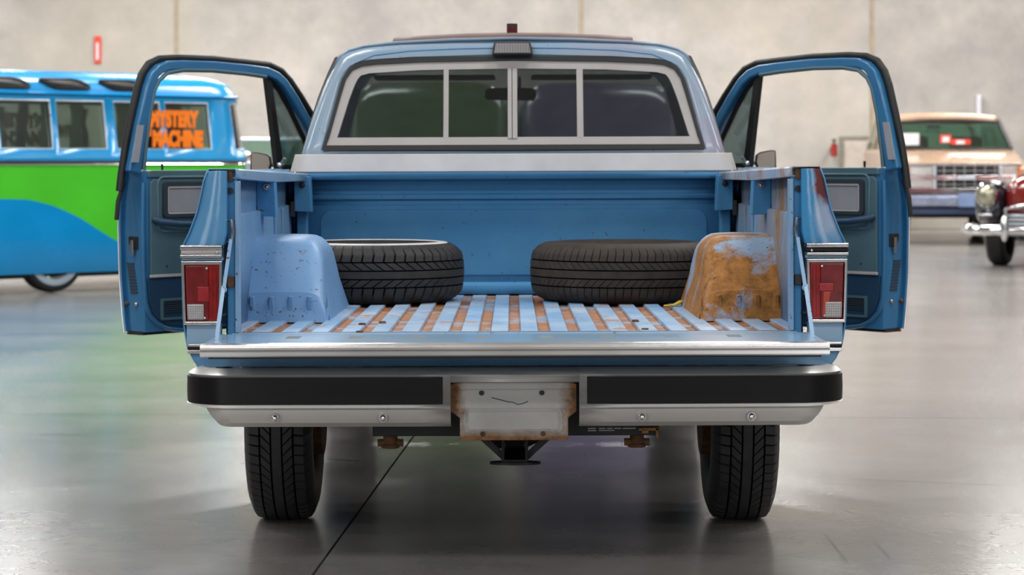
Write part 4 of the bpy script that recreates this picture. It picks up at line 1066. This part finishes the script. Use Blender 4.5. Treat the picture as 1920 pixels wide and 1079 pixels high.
    # wheels
    for u in (0.0, -1.95+.0):
        for y in (.16, Wd-.16):
            g = G(); fn = lambda rr, a, h: (u+rr*cos(a), y+h, .33+rr*sin(a))
            g.lathe([(.2, -.06), (.24, -.085), (.30, -.08), (.325, -.05), (.33, 0), (.325, .05), (.30, .08), (.2, .07)], fn, 40); w_ = build('tyre', g, M['black'], r)
            g = G(); g.lathe([(.205, -.078), (.24, -.088), (.262, -.088), (.27, -.08)], fn, 40); build('white_sidewall', g, plain('dull_whitewall', (150, 165, 180), .6), w_)
            g = G(); g.lathe([(.2, -.07), (.17, -.06), (.13, -.03), (.12, -.06), (.06, -.09), (0, -.095)], fn, 32); build('hub_cap', g, M['chrome'], w_)
    g = G(); g.tube([at(k, .42, -.06) for k in range(14, 30)], .05, 8); build('end_bumper', g, M['buswhite'], r)
    g = G(); p = at(17, 1.27, -.02); g.ball(p, .05, .05, .05, 12, 8); build('tail_light', g, M['chrome'], r)
    g = G(); p = at(17, 1.13, -.02); g.box(p[0]-.04, p[0]+.04, p[1]-.03, p[1]+.03, 1.0, 1.22); build('lamp_pod', g, M['buswhite'], r, bevel=.02)
    g = G(); g.box(L0+.35, L1-.35, .12, Wd-.12, .14, .22); build('under_body', g, M['dark'], r)
    return r
make_bus()

# ------------------------------------------------------------------ tan off-roader, seen from the front
def car_wheel(r, x, y, R_, side, mat=None, ww=False, ang=0.):
    g = G(); fn = lambda rr, a, h: (x+h, y+rr*cos(a), R_+rr*sin(a))
    g.lathe([(R_*.6, -.09), (R_*.7, -.115), (R_*.92, -.105), (R_, -.07), (R_, .07), (R_*.92, .105), (R_*.7, .115), (R_*.6, .09)], fn, 40); t = build('tyre', g, M['black'], r)
    s = side
    if ww:
        g = G(); g.lathe([(R_*.62, s*.112), (R_*.7, s*.121), (R_*.86, s*.114), (R_*.88, s*.108)], fn, 40); build('white_sidewall', g, M['cream'], t)
    g = G(); g.lathe([(R_*.6, s*.10), (R_*.55, s*.07), (R_*.35, s*.06), (R_*.3, s*.10), (0, s*.12)], fn, 32); build('hub_cap', g, M['chrome'], t)
def make_suv():
    Y = 34.0; r = root('tan_offroader', (X(1806, Y), Y, 0), 'tan full-size off-roader with square headlamps parked by the back wall', 'car', rz=radians(-3))
    H = lambda py: HC-(py-HY)*Y/F
    hb = .96
    def pr(name, pts, x0, x1, m, **k): g = G(); g.prism(pts, lambda a, b, d: (d, a, b), x0, x1); return build(name, g, m, r, **k)
    pr('body', [(0.1, .50), (.05, .70), (.06, H(314)), (.25, H(307)), (1.35, H(279)), (5.0, H(279)), (5.05, .6), (4.6, .48)], -hb, hb, M['tan'], bevel=.05, bseg=3)
    # greenhouse: roof on pillars
    roof = G(); roof.grid([[(x*s_, y, z+.05*(1-abs(x)**3)) for x in (-1, -.9, -.6, -.2, .2, .6, .9, 1)] for y, z, s_ in ((1.72, H(226), .76), (1.80, H(217), .78), (2.6, H(214), .80), (4.6, H(216), .80), (4.95, H(224), .77))])
    build('roof', roof, M['tan'], r, solid=.05, ang=60)
    for s in (-1, 1):
        for y0, z0, y1, z1, x0, x1 in ((1.32, H(279), 1.75, H(222), .90, .77), (2.75, H(279), 2.8, H(218), .92, .80), (3.7, H(279), 3.7, H(218), .92, .80), (4.95, H(279), 4.85, H(222), .9, .77)):
            g = G(); g.sweep([(s*x0, y0, z0), (s*x1, y1, z1)], .07, .05, (1, 0, 0)); build('pillar', g, M['tan'] if y0 > 2 else M['black'], r)
        g = G(); g.add([(s*.90, 1.4, H(279)), (s*.92, 4.9, H(279)), (s*.78, 4.8, H(221)), (s*.78, 1.8, H(221))], [(0, 1, 2, 3)]); build('side_window', g, M['glass_suv'], r, solid=.01)
    g = G(); g.add([(-.88, 1.33, H(278)), (.88, 1.33, H(278)), (.75, 1.74, H(226)), (-.75, 1.74, H(226))], [(0, 1, 2, 3)]); build('windscreen', g, M['glass_suv'], r, solid=.01)
    g = G(); g.tube([(-.9, 1.31, H(279)), (.9, 1.31, H(279)), (.76, 1.73, H(225)), (-.76, 1.73, H(225))], .022, 6, True); build('windscreen_seal', g, M['black'], r)
    g = G(); g.add([(-.88, 4.98, H(279)), (.88, 4.98, H(279)), (.75, 4.9, H(222)), (-.75, 4.9, H(222))], [(0, 1, 2, 3)]); build('rear_window', g, M['glass_suv'], r, solid=.01)
    g = G(); g.box(-.8, .8, 1.5, 1.9, 1.0, H(277)); build('dashboard', g, M['dark'], r)
    for s in (-.42, .42):
        g = G(); g.box(s-.25, s+.25, 2.6, 2.75, .7, H(252)); build('front_seat', g, plain('green_grey_seat', (70, 88, 84), .8), r, bevel=.06)
    px2 = lambda px: X(px, Y)-X(1806, Y)
    def card(name, a, b, t, bt, m, y): g = G(); g.box(px2(a), px2(b), y, y+.01, H(bt), H(t)); build(name, g, m, r)
    card('windscreen_notice', 1689, 1744, 248, 271, M['paper'], 1.30)
    card('red_card', 1785, 1806, 251, 267, M['redcard'], 1.30); card('card_print', 1789, 1802, 255, 265, M['paper'], 1.285)
    card('red_banner', 1807, 1843, 260, 270, M['redcard'], 1.30); card('banner_print', 1816, 1832, 262, 269, M['paper'], 1.285)
    g = G(); g.box(px2(1763), px2(1790), 1.6, 1.62, H(238), H(232)); build('interior_mirror', g, M['black'], r)
    # nose
    def bx(name, a, b, t, bt, y0, y1, m, bv=.006): g = G(); g.box(px2(a), px2(b), y0, y1, H(bt), H(t)); return build(name, g, m, r, bevel=bv)
    bx('bonnet_lip', 1693, 1915, 306, 312, -.02, .12, M['chrome_dull'])
    gr = bx('grille_backing', 1698, 1912, 312, 358, .0, .1, M['grill'])
    for t, b_ in ((329, 338), (353, 362)): bx('grille_bar', 1700, 1912, t, b_, -.04, .02, M['chrome'])
    for t in (320, 345.5): bx('grille_slat', 1756, 1872, t, t+.9, -.02, .01, M['bumper'], 0)
    for k in range(6): bx('grille_bar', 1770+k*19, 1770.9+k*19, 312, 354, -.015, .01, M['bumper'], 0)
    bx('grille_badge', 1796, 1828, 330, 337, -.07, -.03, M['buswhite'])
    for a, b in ((1707, 1749), (1874, 1906)):
        for t, b_ in ((313, 329), (338, 353)):
            bx('headlamp', a, b, t, b_, -.03, .02, M['lampglass'])
        bx('headlamp_divider', a-2 if a > 1800 else b+1, a+3 if a > 1800 else b+6, 312, 354, -.04, .02, M['buswhite'])
    for a, b in ((1698, 1706), (1907, 1913)):
        for t, b_ in ((313, 328), (336, 352)): bx('turn_signal', a, b, t, b_, -.02, .05, M['amber'])
    bx('front_bumper', 1690, 1922, 366, 387, -.22, .0, plain('bumper_steel', (160, 170, 196), .25, .8), .03)
    bx('plate_mount', 1793, 1838, 363, 388, -.25, -.2, plain('blue_grey_plate', (110, 130, 165), .4), .01)
    bx('lower_valance', 1700, 1910, 388, 402, -.08, .1, plain('blue_valance', (66, 84, 120), .4), .03)
    for s in (-1, 1):
        car_wheel(r, s*.80, .95, .38, s); car_wheel(r, s*.80, 4.1, .38, s)
    g = G(); g.box(-.7, .7, .5, 4.8, .38, .55); build('chassis', g, M['dark'], r)
make_suv()

# ------------------------------------------------------------------ 1950s cars at the right edge
def rounded_body(r, secs, m, name='body', ang=70):
    """secs: (y, half width, z low, z high); superellipse sections"""
    rows = []
    for y, hw_, z0, z1 in secs:
        row = []
        for k in range(28):
            a = 2*pi*k/28; c_, s_ = cos(a), sin(a)
            row.append((hw_*math.copysign(abs(c_)**.55, c_), y, (z0+z1)/2+(z1-z0)/2*math.copysign(abs(s_)**.6, s_)))
        rows.append(row)
    g = G(); g.grid(rows, False, True); g.add(rows[0], [tuple(range(28))]); g.add(rows[-1], [tuple(range(28))])
    return build(name, g, m, r, ang=ang)
def classic(name, loc, rz, label, mb, mf, ww, top=True, gws=1.):
    r = root(name, loc, label, 'car', rz=rz)
    # local: nose at y=0 facing -y, body to +y
    rounded_body(r, [(.02, .30, .62, .98), (.12, .45, .5, 1.06), (.5, .56, .45, 1.10), (1.3, .70, .4, 1.12), (1.7, .86, .35, 1.12), (3.2, .9, .3, 1.10), (4.3, .84, .35, 1.02), (4.75, .5, .45, .85)], mb)
    if top:
        rounded_body(r, [(1.55, .5, 1.0, 1.1), (1.95, .62, 1.0, 1.48), (2.6, .66, 1.0, 1.56), (3.4, .6, 1.0, 1.45), (4.1, .4, 1.0, 1.1)], mb, 'cabin_roof')
        for s in (-1, 1):
            g = G(); g.prism([(1.9, 1.12), (3.5, 1.12), (3.3, 1.38), (2.6, 1.46), (2.05, 1.40)], lambda a, b, d: (s*(.63-(b-1.12)*.08)+d, a, b), 0, .012); build('side_glass', g, M['glass_suv'], r)
        g = G(); g.grid([[(x, 1.62+.3*t+.1*abs(x), 1.12+.3*t) for x in (-.5, -.25, 0, .25, .5)] for t in (0, 1)]); build('windscreen', g, M['glass_suv'], r, solid=.01)
    for s in (-1, 1):
        rows = []
        for y, hw_, z0, z1 in ((.02, .06, .70, .92), (.08, .15, .56, .98), (.3, .20, .46, 1.0), (.8, .21, .58, .98), (1.3, .19, .50, .90), (1.75, .10, .4, .8)):
            rows.append([(s*.66+hw_*math.copysign(abs(cos(2*pi*k/20))**.7, cos(2*pi*k/20)), y, (z0+z1)/2+(z1-z0)/2*math.copysign(abs(sin(2*pi*k/20))**.7, sin(2*pi*k/20))) for k in range(20)])
        g = G(); g.grid(rows, False, True); g.add(rows[0], [tuple(range(20))]); build('front_fender', g, mf, r, ang=70)
        g = G(); fn = lambda rr, a, h: (s*.66+rr*cos(a), h, .83+rr*sin(a)*1.15)
        g.lathe([(.125, .06), (.125, -.01), (.11, -.03), (.10, -.01)], fn, 28); hl = build('headlamp_ring', g, M['chrome'], r)
        g = G(); g.lathe([(.10, -.012), (.07, -.035), (0, -.05)], fn, 24); build('headlamp_glass', g, plain('warm_lens', (170, 166, 146), .15, .7), hl)
        g = G(); g.box(s*.66-.07, s*.66+.07, -.01, .03, .585, .62); build('parking_lamp', g, M['chrome'], r, bevel=.01)
        car_wheel(r, s*.70, .85, .345, s, ww=ww); car_wheel(r, s*.70, 3.75, .345, s, ww=ww)
        rounded = G()
        rows = []
        for y, hw_, z0, z1 in ((2.9, .08, .4, .8), (3.3, .16, .45, .92), (3.8, .17, .5, .95), (4.3, .14, .45, .85), (4.6, .06, .45, .7)):
            rows.append([(s*.76+hw_*cos(2*pi*k/16), y, (z0+z1)/2+(z1-z0)/2*sin(2*pi*k/16)) for k in range(16)])
        g = G(); g.grid(rows, False, True); build('rear_fender', g, mf, r, ang=70)
    for k in range(5):
        z = .60-.045*k; w_ = (.44-.01*k)*gws
        g = G(); g.tube([(-w_, .10, z), (-w_*.7, -.01, z), (0, -.05, z), (w_*.7, -.01, z), (w_, .10, z)], .016, 8, flat=.8); build('grille_bar', g, M['buswhite'], r, ang=70)
    g = G(); g.tube([(-.46, .10, .62), (-.44, .0, .68), (-.2, -.04, .72), (0, -.05, .73), (.2, -.04, .72), (.44, .0, .68), (.46, .10, .62)], .022, 8); build('grille_surround', g, M['chrome'], r, ang=70)
    g = G(); g.tube([(0, -.02, .76), (0, .0, .95), (0, .1, 1.08), (0, .5, 1.13)], .018, 8); build('hood_ornament', g, M['chrome'], r, ang=70)
    g = G(); g.tube([(-.93, .45, .44), (-.92, .1, .44), (-.8, -.14, .44), (-.4, -.24, .44), (0, -.26, .44), (.4, -.24, .44), (.8, -.14, .44), (.92, .1, .44), (.93, .45, .44)], .062, 12, flat=1.0); bp_ = build('front_bumper', g, M['chrome'], r, ang=70)
    for x in (-.38, .38):
        g = G(); g.ball((x, -.30, .46), .05, .05, .15, 14, 10); build('bumper_overrider', g, M['chrome'], bp_, ang=70)
    return r
classic('burgundy_classic_car', (5.99, 26.4, 0), radians(-25), 'burgundy classic car with navy fenders and chrome bumper at the right edge', M['burg'], M['navy'], True, gws=1.05)
classic('navy_classic_car', (8.6, 35.5, 0), radians(-10), 'navy black classic car far behind, right of the tan off-roader', M['navy'], M['navy'], False)

# ------------------------------------------------------------------ cars glimpsed behind the cab
classic('open_top_car', (X(500, 30.0), 31.5, 0), radians(10), 'dark open-top car with chrome windscreen frame behind the bus', M['navy'], M['navy'], False, top=False)
r = bpy.data.objects['open_top_car']
g = G(); g.tube([(.74, 1.7, 1.10), (.62, 1.9, 1.52), (-.62, 1.9, 1.52), (-.74, 1.7, 1.10)], .03, 8); build('windscreen_frame', g, M['buswhite'], r)
g = G(); g.add([(.72, 1.7, 1.12), (.61, 1.89, 1.5), (-.61, 1.89, 1.5), (-.72, 1.7, 1.12)], [(0, 1, 2, 3)]); build('windscreen', g, M['glass_suv'], r, solid=.01)

def van(name, loc, rz, label, m, m2):
    r = root(name, loc, label, 'van', rz=rz)
    rows = []
    for y, hw_, z0, z1 in ((0, .55, .45, 1.0), (.06, .64, .35, 1.12), (.35, .69, .3, 1.25), (.62, .69, .3, 1.75), (.9, .69, .3, 1.90), (3.6, .69, .3, 1.90), (3.8, .64, .35, 1.75)):
        rows.append([(hw_*math.copysign(abs(cos(2*pi*k/28))**.35, cos(2*pi*k/28)), y, (z0+z1)/2+(z1-z0)/2*math.copysign(abs(sin(2*pi*k/28))**.35, sin(2*pi*k/28))) for k in range(28)])
    g = G(); g.grid(rows, False, True); g.add(rows[0], [tuple(range(28))]); g.add(rows[-1], [tuple(range(28))])
    g.m = [0 if max(g.v[i][2] for i in f) > .9 and sum(g.v[i][2] for i in f)/len(f) > 1.3 else 1 for f in g.f]; build('body', g, [m, m2], r, ang=60)
    for s in (-1, 1):
        g = G(); g.prism([(1.0, 1.25), (1.8, 1.25), (1.8, 1.65), (1.05, 1.65)], lambda a, b, d: (s*.69+d, a, b), -.005, .01); build('side_window', g, M['glass_suv'], r)
        for y in (.8, 3.0): car_wheel(r, s*.58, y, .33, s)
        g = G(); g.cyl((s*.5, -.02, .78), (s*.5, .04, .78), .09, 20); build('headlamp', g, M['lampglass'], r)
    g = G(); g.box(-.75, .75, -.10, -.02, .42, .52); build('front_bumper', g, M['chrome'], r, bevel=.02)
    g = G(); g.box(-.6, .6, 3.79, 3.81, 1.2, 1.6); build('rear_window', g, M['glass_suv'], r)
van('green_van', (-.70, 19.2, 0), 0, 'dark green van dimly seen through the left panes of the rear glass', M['green_car'], plain('charcoal_lower_paint', (44, 44, 46), .3))
van('plum_van', (.74, 19.4, 0), 0, 'plum grey van dimly seen through the right panes of the rear glass', M['purple_car'], plain('deep_blue_lower_paint', (38, 48, 84), .3))

# ------------------------------------------------------------------ things along the back wall
g = G(); Yw = WY-.03
a, b = X(177, Yw), X(189, Yw)
g.box(a, b, Yw-.02, Yw+.03, Z(118, Yw), Z(68, Yw)); s_ = build('fire_sign', g, M['redcard'], bevel=.004, label='narrow red and white fire sign high on the concrete wall', cat='sign')
g = G(); g.box(a+.035, b-.035, Yw-.026, Yw-.018, Z(112, Yw), Z(80, Yw)); build('sign_print', g, M['paper'], s_)
cr = root('metal_cabinet', (X(1615, 40), 40.5, 0), 'grey metal cabinet against the back wall beyond the right door window', 'cabinet')
g = G(); w_ = .26; zc = Z(255, 40); g.ring([(-w_, 0), (w_, 0), (w_, zc), (-w_, zc)], [(-w_+.04, .05), (w_-.04, .05), (w_-.04, zc-.05), (-w_+.04, zc-.05)], lambda a, b, d: (a, d, b), 0, .4); build('cabinet_frame', g, plain('grey_green_steel', (128, 122, 112), .5), cr, bevel=.005)
g = G(); g.box(-w_+.04, w_-.04, .02, .38, .05, zc-.05); build('cabinet_door', g, plain('beige_steel', (182, 172, 162), .5), cr)
fe = root('fire_extinguisher', (X(1588, 40), 41.6, 0), 'small red fire extinguisher hung left of the grey cabinet', 'fire extinguisher')
g = G(); zf = Z(280, 41.5); g.cyl((0, 0, zf-.13), (0, 0, zf+.1), .06, 14); build('cylinder_body', g, plain('extinguisher_red', (150, 40, 32), .4), fe, bevel=.01)
g = G(); g.cyl((0, 0, zf+.1), (0, 0, zf+.16), .02, 8); g.box(-.04, .04, -.01, .01, zf+.15, zf+.18); g.box(-.03, .03, .06, .37, zf-.02, zf+.02); build('valve_and_bracket', g, M['black'], fe)
g = G(); g.sweep([(X(1648, 41.2), 41.2, 0), (X(1664, 41.6), 41.85, Z(208, 41.6))], .09, .03, (0, 1, 0)); build('leaning_board', g, plain('light_wood', (176, 140, 112), .6), label='long light wood board leaning on the back wall beside the cabinet', cat='board', bevel=.004)
g = G(); zc = Z(242, 40); g.box(X(1634, 39.8), X(1660, 39.8), 39.5, 39.9, 0, zc-.3); build('cardboard_box', g, plain('brown_card', (170, 135, 110), .7), label='tall brown box standing right of the grey cabinet', cat='box', bevel=.01)
g = G(); g.box(X(1831, 41.9), X(1839, 41.9), 41.86, 41.99, 0, Z(178, 41.9)); build('white_conduit', g, M['paper'], label='white vertical conduit on the back wall above the tan off-roader', cat='pipe', bevel=.01)
